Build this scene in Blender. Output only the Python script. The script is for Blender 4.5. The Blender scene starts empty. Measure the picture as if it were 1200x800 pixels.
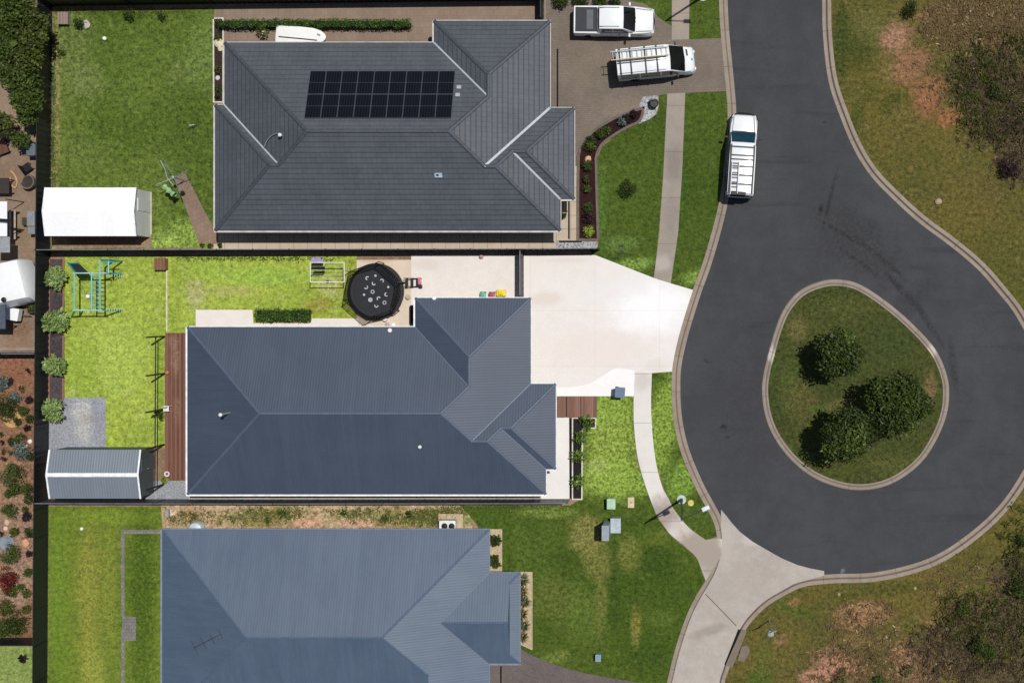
import bpy, bmesh, math, random
import numpy as np
from mathutils import Vector, Matrix
R = math.radians
S = bpy.context.scene
COL = S.collection
# ---------------------------------------------------------------- camera model
# straight-down aerial frame, 18 px of a 1200 px wide frame per metre of ground,
# camera 80 m above the ground point that sits at (797, 363) in that frame
H, NX, NY, PX = 80.0, 797.0, 363.0, 18.0
def P(px, py, z=0.0):
    k = (H - z) / H
    return Vector(((NX + (px - NX) * k - 600) / PX, (400 - (NY + (py - NY) * k)) / PX, z))
def PP(pts, z=0.0):
    return [P(a, b, z) for a, b in pts]
def G(px, py):
    v = P(px, py); return (v.x, v.y)

def lin(c):
    if isinstance(c, str):
        c = c.lstrip('#'); c = [int(c[i:i + 2], 16) / 255 for i in (0, 2, 4)]
        return tuple(x / 12.92 if x <= .04045 else ((x + .055) / 1.055) ** 2.4 for x in c) + (1,)
    return tuple(c)[:3] + (1,)

# ---------------------------------------------------------------- materials
MATS = {}
class NT:
    def __init__(s, name):
        m = bpy.data.materials.new(name); m.use_nodes = True
        s.m = m; s.t = m.node_tree; s.n = s.t.nodes; s.b = s.n['Principled BSDF']; s.out = s.n['Material Output']
    def l(s, a, b): s.t.links.new(a, b)
    def pos(s): return s.n.new('ShaderNodeNewGeometry').outputs['Position']
    def objc(s): return s.n.new('ShaderNodeTexCoord').outputs['Object']
    def uv(s): return s.n.new('ShaderNodeTexCoord').outputs['UV']
    def noise(s, vec, scale, detail=4, rough=.6, out='Fac'):
        n = s.n.new('ShaderNodeTexNoise'); n.inputs['Scale'].default_value = scale
        n.inputs['Detail'].default_value = detail; n.inputs['Roughness'].default_value = rough
        if vec is not None: s.l(vec, n.inputs['Vector'])
        return n.outputs[out]
    def math(s, op, a, b=None, c=None, clamp=False):
        n = s.n.new('ShaderNodeMath'); n.operation = op; n.use_clamp = clamp
        for i, v in enumerate((a, b, c)):
            if v is None: continue
            if isinstance(v, (int, float)): n.inputs[i].default_value = v
            else: s.l(v, n.inputs[i])
        return n.outputs[0]
    def rng(s, v, a, b, c=0., d=1., smooth=True):
        n = s.n.new('ShaderNodeMapRange'); n.interpolation_type = 'SMOOTHSTEP' if smooth else 'LINEAR'
        s.l(v, n.inputs[0])
        for i, q in enumerate((a, b, c, d)): n.inputs[i + 1].default_value = q
        return n.outputs[0]
    def mix(s, f, a, b, blend='MIX'):
        n = s.n.new('ShaderNodeMix'); n.data_type = 'RGBA'; n.blend_type = blend
        for sock, v in ((n.inputs[0], f), (n.inputs[6], a), (n.inputs[7], b)):
            if isinstance(v, (int, float)): sock.default_value = v
            elif isinstance(v, (tuple, list, str)): sock.default_value = lin(v)
            else: s.l(v, sock)
        return n.outputs[2]
    def gray(s, v):
        n = s.n.new('ShaderNodeCombineColor')
        for i in range(3): s.l(v, n.inputs[i])
        return n.outputs[0]
    def bump(s, h, strength, dist):
        n = s.n.new('ShaderNodeBump'); n.inputs['Strength'].default_value = strength
        n.inputs['Distance'].default_value = dist; s.l(h, n.inputs['Height']); s.l(n.outputs[0], s.b.inputs['Normal'])
    def fin(s, col, rough=.8, spec=.3, metal=0.):
        if isinstance(col, (tuple, list, str)): s.b.inputs['Base Color'].default_value = lin(col)
        else: s.l(col, s.b.inputs['Base Color'])
        s.b.inputs['Roughness'].default_value = rough; s.b.inputs['Specular IOR Level'].default_value = spec
        s.b.inputs['Metallic'].default_value = metal
        MATS[s.m.name] = s.m
        return s.m

def plain(name, c, rough=.6, spec=.4, metal=0., var=.18, scale=3., bump=0.):
    """paint, metal, plastic, timber...: base colour with uneven wear at two sizes"""
    if name in MATS: return MATS[name]
    t = NT(name); v = t.objc()
    n1 = t.noise(v, scale, 5); n2 = t.noise(v, scale * 9, 2)
    f = t.math('ADD', t.rng(n1, .25, .75, 1 - var, 1 + var), t.rng(n2, .3, .7, -var * .4, var * .4))
    col = t.mix(1., c, t.gray(f), 'MULTIPLY')
    if bump: t.bump(n2, bump, .02)
    return t.fin(col, rough, spec, metal)

def blob_chain(t, v, col, blobs, speck=True):
    if not blobs: return col
    nz = t.noise(v, .9, 5, .65, 'Color'); fine = t.noise(v, 5.5, 3, .7)
    a = t.n.new('ShaderNodeVectorMath'); a.operation = 'SUBTRACT'; t.l(nz, a.inputs[0]); a.inputs[1].default_value = (.5,) * 3
    for (px, py, rx, ry, ang, c, st) in blobs:
        mp = t.n.new('ShaderNodeMapping'); mp.vector_type = 'TEXTURE'
        q = P(px, py); mp.inputs['Location'].default_value = (q.x, q.y, 0)
        mp.inputs['Rotation'].default_value = (0, 0, R(ang)); mp.inputs['Scale'].default_value = (rx / PX, ry / PX, 50)
        t.l(v, mp.inputs['Vector'])
        ad = t.n.new('ShaderNodeVectorMath'); ad.operation = 'MULTIPLY_ADD'
        t.l(a.outputs[0], ad.inputs[0]); ad.inputs[1].default_value = (1.1, 1.1, 0); t.l(mp.outputs[0], ad.inputs[2])
        ln = t.n.new('ShaderNodeVectorMath'); ln.operation = 'LENGTH'; t.l(ad.outputs[0], ln.inputs[0])
        m = t.rng(ln.outputs['Value'], 1.15, .35, 0, 1)
        m = t.math('MULTIPLY', m, t.rng(fine, .38, .60, .3, 1.25)) if speck else m
        m = t.math('MULTIPLY', m, st, clamp=True)
        col = t.mix(m, col, c)
    return col

def ground_mat(name, c1, c2, c3=None, big=.16, mid=1.1, fine=8., grain=.3, rough=.9, spec=.15, bump=.25, bd=.04, blobs=(), speck=None, lo=.42, hi=.58):
    t = NT(name); v = t.pos()
    n1 = t.noise(v, big, 4, .6); n2 = t.noise(v, mid, 5, .65); n3 = t.noise(v, fine, 4, .75)
    n4 = t.noise(v, fine * 2.7, 2, .6)
    col = t.mix(t.rng(t.math('ADD', t.math('MULTIPLY', n1, .55), t.math('MULTIPLY', n2, .45)), lo, hi), c1, c2)
    if c3: col = t.mix(t.rng(n2, .52, .72, 0, .75), col, c3)
    col = blob_chain(t, v, col, blobs)
    if speck: col = t.mix(t.rng(t.noise(v, speck[1], 3, .7), speck[2], speck[2] + .06, 0, speck[3] if len(speck) > 3 else .8), col, speck[0])
    g = t.math('ADD', t.rng(n3, .3, .7, 1 - grain, 1 + grain, False), t.rng(n4, .3, .7, -grain * .5, grain * .5, False))
    col = t.mix(1., col, t.gray(g), 'MULTIPLY')
    t.bump(t.math('ADD', n3, t.math('MULTIPLY', n4, .6)), bump, bd)
    return t.fin(col, rough, spec)

def leaf_mat(name, dark, light, tip=None, trans=.25, rough=.55):
    if name in MATS: return MATS[name]
    t = NT(name)
    at = t.n.new('ShaderNodeAttribute'); at.attribute_name = 'rnd'
    col = t.mix(at.outputs['Fac'], dark, light)
    if tip: col = t.mix(t.rng(at.outputs['Fac'], .86, .98), col, tip)
    t.fin(col, rough, .35)
    tr = t.n.new('ShaderNodeBsdfTranslucent'); t.l(col, tr.inputs['Color'])
    mx = t.n.new('ShaderNodeMixShader'); mx.inputs[0].default_value = trans
    t.l(t.b.outputs[0], mx.inputs[1]); t.l(tr.outputs[0], mx.inputs[2]); t.l(mx.outputs[0], t.out.inputs['Surface'])
    return t.m

def glass(name='window_glass', c='#10161c', rough=.06):
    if name in MATS: return MATS[name]
    t = NT(name); n = t.noise(t.objc(), 2.5, 2)
    return t.fin(t.mix(t.rng(n, .3, .7, 0, .4), c, '#05080b'), rough, .6)

# ---------------------------------------------------------------- objects
def tag(o, label=None, cat=None, group=None, kind=None):
    if label: o['label'] = label
    if cat: o['category'] = cat
    if group: o['group'] = group
    if kind: o['kind'] = kind
    return o
def thing(name, label, cat, loc=(0, 0, 0), rz=0., group=None):
    o = bpy.data.objects.new(name, None); COL.objects.link(o); o.empty_display_size = .3
    o.location = loc; o.rotation_euler = (0, 0, rz)
    return tag(o, label, cat, group)

class MB:
    def __init__(s): s.v = []; s.f = []; s.uvs = None
    def add(s, vs, fs):
        b = len(s.v); s.v += [tuple(q) for q in vs]; s.f += [tuple(i + b for i in f) for f in fs]; return s
    def box(s, c, d, rz=0., ry=0., rx=0.):
        m = Matrix.Translation(c) @ Matrix.Rotation(rz, 4, 'Z') @ Matrix.Rotation(ry, 4, 'Y') @ Matrix.Rotation(rx, 4, 'X')
        x, y, z = d[0] / 2, d[1] / 2, d[2] / 2
        vs = [m @ Vector(q) for q in ((-x, -y, -z), (x, -y, -z), (x, y, -z), (-x, y, -z), (-x, -y, z), (x, -y, z), (x, y, z), (-x, y, z))]
        return s.add(vs, [(0, 3, 2, 1), (4, 5, 6, 7), (0, 1, 5, 4), (1, 2, 6, 5), (2, 3, 7, 6), (3, 0, 4, 7)])
    def tube(s, pts, r, n=8, cap=True):
        pts = [Vector(p) for p in pts]; rs = r if isinstance(r, (list, tuple)) else [r] * len(pts)
        rings = []
        for i, p in enumerate(pts):
            d = (pts[min(i + 1, len(pts) - 1)] - pts[max(i - 1, 0)]).normalized()
            a = d.cross(Vector((0, 0, 1)))
            if a.length < .05: a = d.cross(Vector((1, 0, 0)))
            a.normalize(); b = d.cross(a)
            rings.append([p + (a * math.cos(2 * math.pi * k / n) + b * math.sin(2 * math.pi * k / n)) * rs[i] for k in range(n)])
        vs = [q for rg in rings for q in rg]
        fs = [(i * n + k, i * n + (k + 1) % n, (i + 1) * n + (k + 1) % n, (i + 1) * n + k) for i in range(len(pts) - 1) for k in range(n)]
        if cap: fs += [tuple(range(n - 1, -1, -1)), tuple((len(pts) - 1) * n + k for k in range(n))]
        return s.add(vs, fs)
    def prism(s, poly, z0, z1):
        n = len(poly); vs = [(q[0], q[1], z0) for q in poly] + [(q[0], q[1], z1) for q in poly]
        a = sum(poly[i][0] * poly[(i + 1) % n][1] - poly[(i + 1) % n][0] * poly[i][1] for i in range(n))
        fs = [tuple(range(n - 1, -1, -1)), tuple(range(n, 2 * n))] + [(i, (i + 1) % n, n + (i + 1) % n, n + i) for i in range(n)]
        if a < 0: fs = [f[::-1] for f in fs]
        return s.add(vs, fs)
    def loft(s, secs, cap=True):
        n = len(secs[0]); vs = [q for sc in secs for q in sc]
        fs = [(i * n + k, (i + 1) * n + k, (i + 1) * n + (k + 1) % n, i * n + (k + 1) % n) for i in range(len(secs) - 1) for k in range(n)]
        if cap: fs += [tuple(range(n)), tuple((len(secs) - 1) * n + k for k in range(n - 1, -1, -1))]
        return s.add(vs, fs)
    def lathe(s, c, prof, n=20):
        """prof: (r, z) from bottom to top"""
        secs = [[(c[0] + r * math.cos(2 * math.pi * k / n), c[1] + r * math.sin(2 * math.pi * k / n), c[2] + z) for k in range(n)] for r, z in prof]
        return s.loft(secs[::-1])
    def ring(s, c, r0, r1, z0, z1, n=24, a0=0., a1=360.):
        full = a1 - a0 >= 360; m = n if full else n + 1; vs = []
        for k in range(m):
            a = R(a0 + (a1 - a0) * k / n); ca, sa = math.cos(a), math.sin(a)
            vs += [(c[0] + r0 * ca, c[1] + r0 * sa, z0), (c[0] + r1 * ca, c[1] + r1 * sa, z0), (c[0] + r1 * ca, c[1] + r1 * sa, z1), (c[0] + r0 * ca, c[1] + r0 * sa, z1)]
        fs = []
        for k in range(n):
            i, j = k * 4, ((k + 1) % m) * 4
            fs += [(i + q, j + q, j + (q + 1) % 4, i + (q + 1) % 4)[::-1] for q in range(4)]
        return s.add(vs, fs)
    def build(s, name, mat, parent=None, smooth=False, bevel=0., world=False, angle=35.):
        me = bpy.data.meshes.new(name)
        vs = s.v
        if world and parent is not None:
            l = parent.matrix_world.translation if False else parent.location
            pr = parent
            off = Vector((0, 0, 0))
            while pr is not None: off += pr.location; pr = pr.parent
            vs = [(q[0] - off.x, q[1] - off.y, q[2] - off.z) for q in vs]
        me.from_pydata(vs, [], s.f); me.validate()
        if s.uvs:
            uvl = me.uv_layers.new(name='UVMap')
            for lp in me.loops:
                pass
            i = 0
            for poly, fu in zip(me.polygons, s.uvs):
                for k, li in enumerate(poly.loop_indices): uvl.data[li].uv = fu[k]
        bm = bmesh.new(); bm.from_mesh(me)
        if not s.uvs: bmesh.ops.recalc_face_normals(bm, faces=bm.faces)
        if bevel: bmesh.ops.bevel(bm, geom=[e for e in bm.edges if e.is_manifold and e.calc_face_angle(0) > R(30)], offset=bevel, segments=2, affect='EDGES', profile=.6)
        if smooth:
            for f in bm.faces: f.smooth = True
            for e in bm.edges: e.smooth = not (len(e.link_faces) == 2 and e.calc_face_angle(0) > R(angle))
        bm.to_mesh(me); bm.free()
        me.materials.append(mat)
        o = bpy.data.objects.new(name, me); COL.objects.link(o)
        if parent is not None: o.parent = parent
        return o

def copy_tree(o, parent=None):
    kids = list(o.children); c = o.copy(); COL.objects.link(c)
    if parent is not None: c.parent = parent
    for k in kids: copy_tree(k, c)
    return c

def spline(pts, n=6, closed=False):
    out = []; L = len(pts)
    rng = range(L) if closed else range(L - 1)
    for i in rng:
        p = [Vector(tuple(pts[j % L] if closed else pts[min(max(j, 0), L - 1)]) + (0,)) for j in (i - 1, i, i + 1, i + 2)]
        for k in range(n):
            t = k / n
            q = .5 * (2 * p[1] + (p[2] - p[0]) * t + (2 * p[0] - 5 * p[1] + 4 * p[2] - p[3]) * t * t + (3 * p[1] - p[0] - 3 * p[2] + p[3]) * t ** 3)
            out.append((q.x, q.y))
    if not closed: out.append(tuple(pts[-1]))
    return out
def offset(pts, d, closed=False):
    """shift a pixel-frame polyline to its right-hand side (image sense) by d"""
    out = []; L = len(pts)
    for i in range(L):
        a = pts[(i - 1) % L] if closed or i > 0 else pts[i]; b = pts[(i + 1) % L] if closed or i < L - 1 else pts[i]
        tx, ty = b[0] - a[0], b[1] - a[1]; l = math.hypot(tx, ty) or 1
        out.append((pts[i][0] - ty / l * d, pts[i][1] + tx / l * d))
    return out
def ragged(pts, amp, step=5., seed=1):
    rnd = random.Random(seed); out = []
    for i, a in enumerate(pts):
        b = pts[(i + 1) % len(pts)]; l = math.hypot(b[0] - a[0], b[1] - a[1]); m = max(1, int(l / step))
        for k in range(m):
            t = k / m; j = 0 if k == 0 else amp
            out.append((a[0] + (b[0] - a[0]) * t + rnd.uniform(-j, j), a[1] + (b[1] - a[1]) * t + rnd.uniform(-j, j)))
    return out
def sheet(name, pts, z, mat, label, cat='ground', thick=.06, kind='structure'):
    o = MB().prism([G(*p) for p in pts], z - thick, z).build(name, mat)
    if len(pts) > 4:
        bm = bmesh.new(); bm.from_mesh(o.data); bmesh.ops.triangulate(bm, faces=[f for f in bm.faces if len(f.verts) > 4]); bm.to_mesh(o.data); bm.free()
    return tag(o, label, cat, kind=kind)

def strip(name, line, prof, mat, label, cat='kerb', closed=False, side=1):
    """sweep a (distance, z) profile along a pixel-frame polyline; UV = (length, width)"""
    mb = MB(); mb.uvs = []; cols = [[P(*q) for q in offset(line, side * d * PX, closed)] for d, _ in prof]
    n = len(line); m = len(prof); ln = [0.]
    for i in range(1, n + 1): ln.append(ln[-1] + (cols[0][i % n] - cols[0][i - 1]).length)
    mb.v = [(cols[j][i].x, cols[j][i].y, prof[j][1]) for i in range(n) for j in range(m)]
    for i in range(n if closed else n - 1):
        i2 = (i + 1) % n
        for j in range(m - 1):
            f = (i * m + j, i * m + j + 1, i2 * m + j + 1, i2 * m + j); u = [(ln[i], prof[j][0]), (ln[i], prof[j + 1][0]), (ln[i + 1], prof[j + 1][0]), (ln[i + 1], prof[j][0])]
            if side > 0: f = f[::-1]; u = u[::-1]
            mb.f.append(f); mb.uvs.append(u)
    o = mb.build(name, mat); 
    bm = bmesh.new(); bm.from_mesh(o.data); bmesh.ops.recalc_face_normals(bm, faces=bm.faces)
    if sum(f.normal.z for f in bm.faces) < 0: bmesh.ops.reverse_faces(bm, faces=bm.faces)
    bm.to_mesh(o.data); bm.free()
    return tag(o, label, cat, kind='structure')

def leaves(name, lumps, n, size, mat, parent=None, seed=0, aspect=.5, shell=.55, droop=0., upbias=.35, world=True, radial=False):
    """leaf-sized faces through the volume of a set of ellipsoid lumps (x, y, z, rx, ry, rz)"""
    g = np.random.default_rng(seed); L = np.array(lumps, float)
    w = (L[:, 3] * L[:, 4] * L[:, 5]) ** .67; idx = g.choice(len(L), n, p=w / w.sum()); L = L[idx]
    d = g.normal(size=(n, 3)); d /= np.linalg.norm(d, axis=1)[:, None]
    d[:, 2] = np.where((d[:, 2] < -.2) & (g.random(n) < .7), -d[:, 2], d[:, 2])
    r = (shell + (1 - shell) * g.random(n) ** .6)[:, None] * (1 + .12 * g.normal(size=(n, 1)))
    p = L[:, :3] + d * L[:, 3:] * r
    p[:, 2] = np.maximum(p[:, 2], .03)
    nor = d * .55 + g.normal(size=(n, 3)) * .55 + np.array([0, 0, upbias]); nor /= np.linalg.norm(nor, axis=1)[:, None]
    ax = (d if radial else g.normal(size=(n, 3))) + g.normal(size=(n, 3)) * .35
    ax -= nor * (ax * nor).sum(1)[:, None] * (.6 if radial else 1.); ax /= np.linalg.norm(ax, axis=1)[:, None]
    bx = np.cross(nor, ax); bx /= np.linalg.norm(bx, axis=1)[:, None] + 1e-9
    s = (size * (.6 + .8 * g.random(n)))[:, None]
    tip = p + ax * s - np.array([0, 0, 1]) * s * droop
    v = np.stack([p, p + ax * s * .5 + bx * s * aspect * .5 + nor * s * .06, tip, p + ax * s * .5 - bx * s * aspect * .5 + nor * s * .06], 1).reshape(-1, 3)
    if world and parent is not None: v -= np.array(parent.location)
    me = bpy.data.meshes.new(name); me.vertices.add(4 * n); me.vertices.foreach_set('co', v.ravel())
    me.loops.add(4 * n); me.loops.foreach_set('vertex_index', np.arange(4 * n)); me.polygons.add(n)
    me.polygons.foreach_set('loop_start', np.arange(n) * 4); me.update(calc_edges=True)
    at = me.attributes.new('rnd', 'FLOAT', 'POINT')
    lump = g.random(len(lumps))[idx] * .5 + g.random(n) * .5
    at.data.foreach_set('value', np.repeat(lump, 4)); me.materials.append(mat)
    o = bpy.data.objects.new(name, me); COL.objects.link(o)
    if parent is not None: o.parent = parent
    return o
# ================================================================ camera, sun, sky
cam = bpy.data.cameras.new('camera'); co = bpy.data.objects.new('camera', cam); COL.objects.link(co); S.camera = co
co.location = ((NX - 600) / PX, (400 - NY) / PX, H)
cam.sensor_width = 36; cam.sensor_fit = 'HORIZONTAL'; W0 = 1200 / PX
cam.lens = 36 * H / W0; cam.shift_x = -co.location.x / W0; cam.shift_y = -co.location.y / W0
cam.clip_end = 2000
SUN = Vector((.306, .200, 1.)).normalized()
sl = bpy.data.lights.new('sun', 'SUN'); sl.energy = 3.5; sl.angle = R(.5); sl.color = (1, .965, .91)
so = bpy.data.objects.new('sun', sl); COL.objects.link(so); so.location = (20, 14, 60)
so.rotation_euler = (-SUN).to_track_quat('-Z', 'Y').to_euler()
w = bpy.data.worlds.new('World'); S.world = w; w.use_nodes = True
sk = w.node_tree.nodes.new('ShaderNodeTexSky'); sk.sky_type = 'NISHITA'; sk.sun_disc = False
sk.sun_elevation = math.asin(SUN.z); sk.sun_rotation = math.atan2(SUN.x, SUN.y)
w.node_tree.links.new(sk.outputs[0], w.node_tree.nodes['Background'].inputs[0])
w.node_tree.nodes['Background'].inputs[1].default_value = .05
S.view_settings.view_transform = 'Standard'; S.view_settings.look = 'None'; S.view_settings.gamma = 1
S.view_settings.exposure = 0; S.cycles.use_denoising = False
S.cycles.max_bounces = 6; S.cycles.diffuse_bounces = 2; S.cycles.transparent_max_bounces = 12

# ================================================================ ground materials
soil = ground_mat('bare_soil', '#98806a', '#7d6852', '#a28d76', fine=6, grain=.25)
DRY = '#7c7a3c'; DIRT = '#9a6c4c'
lawn_a = ground_mat('lawn_back_north', '#5b6b2c', '#4a5d20', '#6e7a3e', fine=3.2, grain=.62, mid=1.2, blobs=[
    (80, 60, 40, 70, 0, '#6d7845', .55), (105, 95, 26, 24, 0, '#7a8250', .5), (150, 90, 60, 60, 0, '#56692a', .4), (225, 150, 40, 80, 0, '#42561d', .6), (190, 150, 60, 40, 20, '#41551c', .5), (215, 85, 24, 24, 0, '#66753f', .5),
    (100, 180, 40, 30, 0, '#66743c', .5), (225, 275, 50, 22, 0, '#87a04a', .8), (190, 285, 30, 12, 0, '#9ab255', .7), (240, 60, 25, 60, 0, '#6d8548', .4), (66, 120, 7, 130, 0, '#8a8055', .7)])
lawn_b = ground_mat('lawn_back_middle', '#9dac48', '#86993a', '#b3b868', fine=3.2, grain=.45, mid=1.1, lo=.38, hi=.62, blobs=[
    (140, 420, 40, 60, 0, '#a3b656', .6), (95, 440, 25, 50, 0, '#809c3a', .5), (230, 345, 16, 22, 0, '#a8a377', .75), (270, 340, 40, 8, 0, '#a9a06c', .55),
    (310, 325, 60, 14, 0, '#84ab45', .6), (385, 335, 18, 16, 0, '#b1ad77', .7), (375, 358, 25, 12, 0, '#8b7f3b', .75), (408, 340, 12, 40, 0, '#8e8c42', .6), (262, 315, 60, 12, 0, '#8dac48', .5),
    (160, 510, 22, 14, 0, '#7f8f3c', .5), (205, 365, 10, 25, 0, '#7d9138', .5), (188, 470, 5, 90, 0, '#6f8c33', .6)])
lawn_c = ground_mat('lawn_back_south', '#6a7a2c', '#5a6d26', '#7c8339', fine=3.6, grain=.42, mid=1.0, blobs=[
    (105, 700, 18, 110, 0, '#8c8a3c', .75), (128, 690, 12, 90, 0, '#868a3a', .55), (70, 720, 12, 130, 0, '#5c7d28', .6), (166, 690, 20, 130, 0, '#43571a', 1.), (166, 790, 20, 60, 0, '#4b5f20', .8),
    (110, 790, 18, 40, 0, '#9a9c48', .5), (125, 606, 60, 10, 0, '#77902f', .5)])
fl = dict(fine=3.4, grain=.52, mid=1.1)
lawn_d = ground_mat('lawn_front_north', '#48591f', '#3e501a', '#586830', **fl, blobs=[
    (735, 312, 42, 10, 15, '#7e9a48', .85), (815, 325, 20, 12, 10, '#7f9a45', .8), (728, 285, 25, 12, 0, '#6d8745', .5), (705, 245, 8, 60, 0, '#4f7231', .5), (800, 215, 8, 80, 0, '#36561a', .5),
    (760, 10, 20, 14, 0, '#586a2c', .6)])
lawn_e = ground_mat('lawn_front_south', '#49591e', '#3d5118', '#5f6a30', **fl, blobs=[
    (715, 520, 40, 66, 0, '#8ca046', 1.0), (775, 500, 25, 85, -14, '#839b40', 1.0), (722, 475, 32, 30, 0, '#88a044', .8), (720, 560, 55, 30, 0, '#8aa345', .9), (800, 560, 22, 30, -30, '#7f9e40', .8),
    (700, 546, 18, 12, 0, '#a2ad62', .55), (700, 478, 8, 30, 0, '#84a646', .6),
    (688, 628, 26, 30, 0, '#827c46', .85), (702, 660, 22, 24, 0, '#78763f', .75), (738, 648, 18, 28, 0, '#74753a', .75), (745, 735, 8, 30, 0, '#80793a', .75), (705, 700, 9, 40, 0, '#727039', .6), (770, 630, 20, 14, 0, '#66702f', .5), (650, 770, 22, 10, 20, '#75803f', .6),
    (640, 640, 22, 50, 0, '#54652a', .5), (655, 700, 40, 40, 0, '#656b33', .5), (612, 640, 14, 40, 0, '#596a2e', .5), (700, 720, 14, 40, 0, '#666d34', .5), (775, 725, 20, 14, 0, '#5c6a2f', .5), (770, 660, 30, 25, 0, '#344816', .8), (790, 690, 18, 20, 0, '#41521d', .5), (720, 690, 8, 70, 0, '#38491a', .7), (760, 770, 34, 26, 0, '#364a17', .7), (662, 660, 20, 26, 0, '#3b4d18', .7), (745, 690, 22, 20, 0, '#3c4f19', .5),
    (640, 600, 40, 9, 0, '#8a9a4a', .5), (570, 608, 20, 14, 0, '#3f591f', .7), (815, 612, 18, 24, -30, '#4f5f24', .7), (680, 720, 20, 40, 0, '#5e7430', .4)])
lawn_f = ground_mat('lawn_west_neighbour', '#8b9a58', '#7c8d4b', **fl)
verge = ground_mat('verge_grass', '#60572a', '#525126', '#6f6038', fine=3.6, grain=.6, mid=.9, bump=.5, blobs=[
    (985, 50, 12, 60, 0, '#33421a', .9), (1005, 60, 22, 30, 0, '#3b441a', .8), (1045, 122, 24, 16, 20, '#3f461a', .8), (1018, 108, 16, 14, 0, '#414a1c', .6), (1002, 140, 10, 30, -20, '#3a471b', .8), (1020, 30, 24, 26, 0, '#66663a', .5),
    (1052, 42, 22, 20, 0, '#8c6a54', .85), (1075, 75, 18, 24, -30, '#86604a', .85), (1092, 118, 18, 26, -35, '#885b40', .9), (1110, 140, 14, 14, 0, '#7f573e', .75), (1115, 15, 34, 12, 0, '#95755a', .6), (1172, 45, 26, 14, 0, '#8e6e54', .6),
    (1150, 30, 70, 34, 0, '#60523b', .7), (1165, 105, 55, 60, 0, '#4a3f31', .9), (1190, 170, 30, 50, 0, '#4f4233', .8), (1140, 165, 20, 22, 0, '#58502c', .4), (1048, 48, 20, 18, 0, '#9c755f', .95), (1062, 78, 20, 26, -25, '#8b644c', .9), (1086, 108, 22, 28, -35, '#8b6046', .95), (1112, 138, 20, 12, 30, '#8f6140', .9), (1085, 20, 14, 10, 0, '#8e6c56', .7), (1175, 44, 14, 9, 0, '#93705a', .8), (1040, 85, 14, 18, 0, '#7b6a40', .5), (1055, 130, 14, 10, 0, '#70643a', .5),
    (1150, 300, 60, 40, 30, '#545226', .6), (1195, 355, 18, 30, 0, '#51551f', .6), (1090, 230, 40, 24, 30, '#58522c', .4), (1150, 225, 40, 30, 0, '#5c5030', .4),
    (1040, 690, 70, 10, 5, '#43491d', .7), (1140, 650, 50, 14, -35, '#575023', .5), (930, 712, 30, 12, -20, '#475a20', .6),
    (1008, 718, 32, 16, 5, '#87694f', .8), (1000, 735, 20, 12, 0, '#9a7350', .6), (985, 775, 34, 22, 0, '#8b6a54', .85), (960, 795, 30, 14, 0, '#936f5a', .85), (1075, 785, 40, 24, 10, '#84634c', .8), (1060, 765, 12, 20, 0, '#84634c', .65), (1095, 735, 12, 30, 40, '#85603f', .4),
    (930, 705, 9, 6, 0, '#8a6a48', .7), (916, 750, 12, 9, 30, '#87684a', .6), (895, 770, 16, 22, 0, '#55602c', .5), (890, 795, 20, 12, 0, '#415f1e', .7), (1030, 755, 26, 20, 0, '#4c5522', .6),
    (1150, 745, 60, 40, -40, '#4c4132', .9), (1185, 690, 28, 40, 0, '#4a3f31', .8), (1110, 770, 40, 30, 0, '#544733', .7), (1170, 790, 50, 30, 0, '#4f4333', .8), (1080, 755, 20, 18, 0, '#4d4231', .6), (1010, 720, 40, 18, 5, '#9a7255', .95), (985, 778, 40, 22, 0, '#a37560', 1.), (965, 793, 30, 14, 0, '#a87a66', 1.), (1070, 780, 40, 20, -20, '#96705a', 1.), (1010, 750, 30, 12, 0, '#857048', .6), (1052, 765, 10, 14, 0, '#9a6f50', .8)],
    speck=('#8d7a54', 9., .66, .5))
island_g = ground_mat('island_grass', '#464a22', '#3c4420', '#56532f', fine=3.6, grain=.6, blobs=[
    (1045, 400, 34, 30, 0, '#374524', .7), (990, 360, 40, 16, 0, '#56592d', .5), (935, 385, 14, 20, 0, '#736842', .6), (925, 450, 16, 40, 0, '#4f5a29', .5), (940, 470, 24, 30, 0, '#695f38', .4),
    (1090, 455, 10, 26, 0, '#7d6648', .7), (1050, 545, 40, 16, 0, '#5c5c30', .5), (960, 480, 16, 10, 0, '#3d5a23', .5), (985, 475, 24, 8, 0, '#72653f', .5), (907, 420, 5, 40, 0, '#37501b', .6)])
strip_dirt = ground_mat('weedy_dirt', '#b09a7c', '#8f7c54', '#c9b396', fine=3, grain=.6, mid=2., blobs=[
    (300, 607, 30, 10, 0, '#77743c', .6), (222, 604, 24, 12, 0, '#8a6740', .6), (200, 600, 10, 6, 0, '#d2b7a0', .8), (270, 606, 20, 9, 0, '#6f6f38', .6), (330, 600, 14, 8, 0, '#5a6a2c', .8), (360, 612, 22, 7, 0, '#c99a86', .9), (420, 614, 22, 5, 0, '#c79c86', .85), (450, 604, 24, 8, 0, '#7f8a4a', .6), (400, 602, 24, 7, 0, '#79803e', .7),
    (505, 606, 30, 12, 0, '#64702c', .85), (545, 606, 14, 14, 0, '#52711f', .8), (480, 612, 16, 8, 0, '#776f3b', .7), (250, 612, 18, 6, 0, '#a88a66', .6), (385, 598, 50, 4, 0, '#c3ac88', .5)])
red_soil = ground_mat('red_garden_soil', '#84624c', '#735442', '#967260', fine=4, grain=.55, blobs=[(16, 490, 14, 10, 0, '#b08a5f', .8), (20, 440, 24, 20, 0, '#84583f', .6), (15, 425, 16, 5, 0, '#8f5c44', .6), (18, 640, 34, 110, 0, '#947c6a', .75), (15, 690, 26, 30, 0, '#9c8470', .7), (10, 560, 30, 30, 0, '#95765c', .5), (10, 740, 24, 10, 0, '#5d6e34', .6)])
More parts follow.
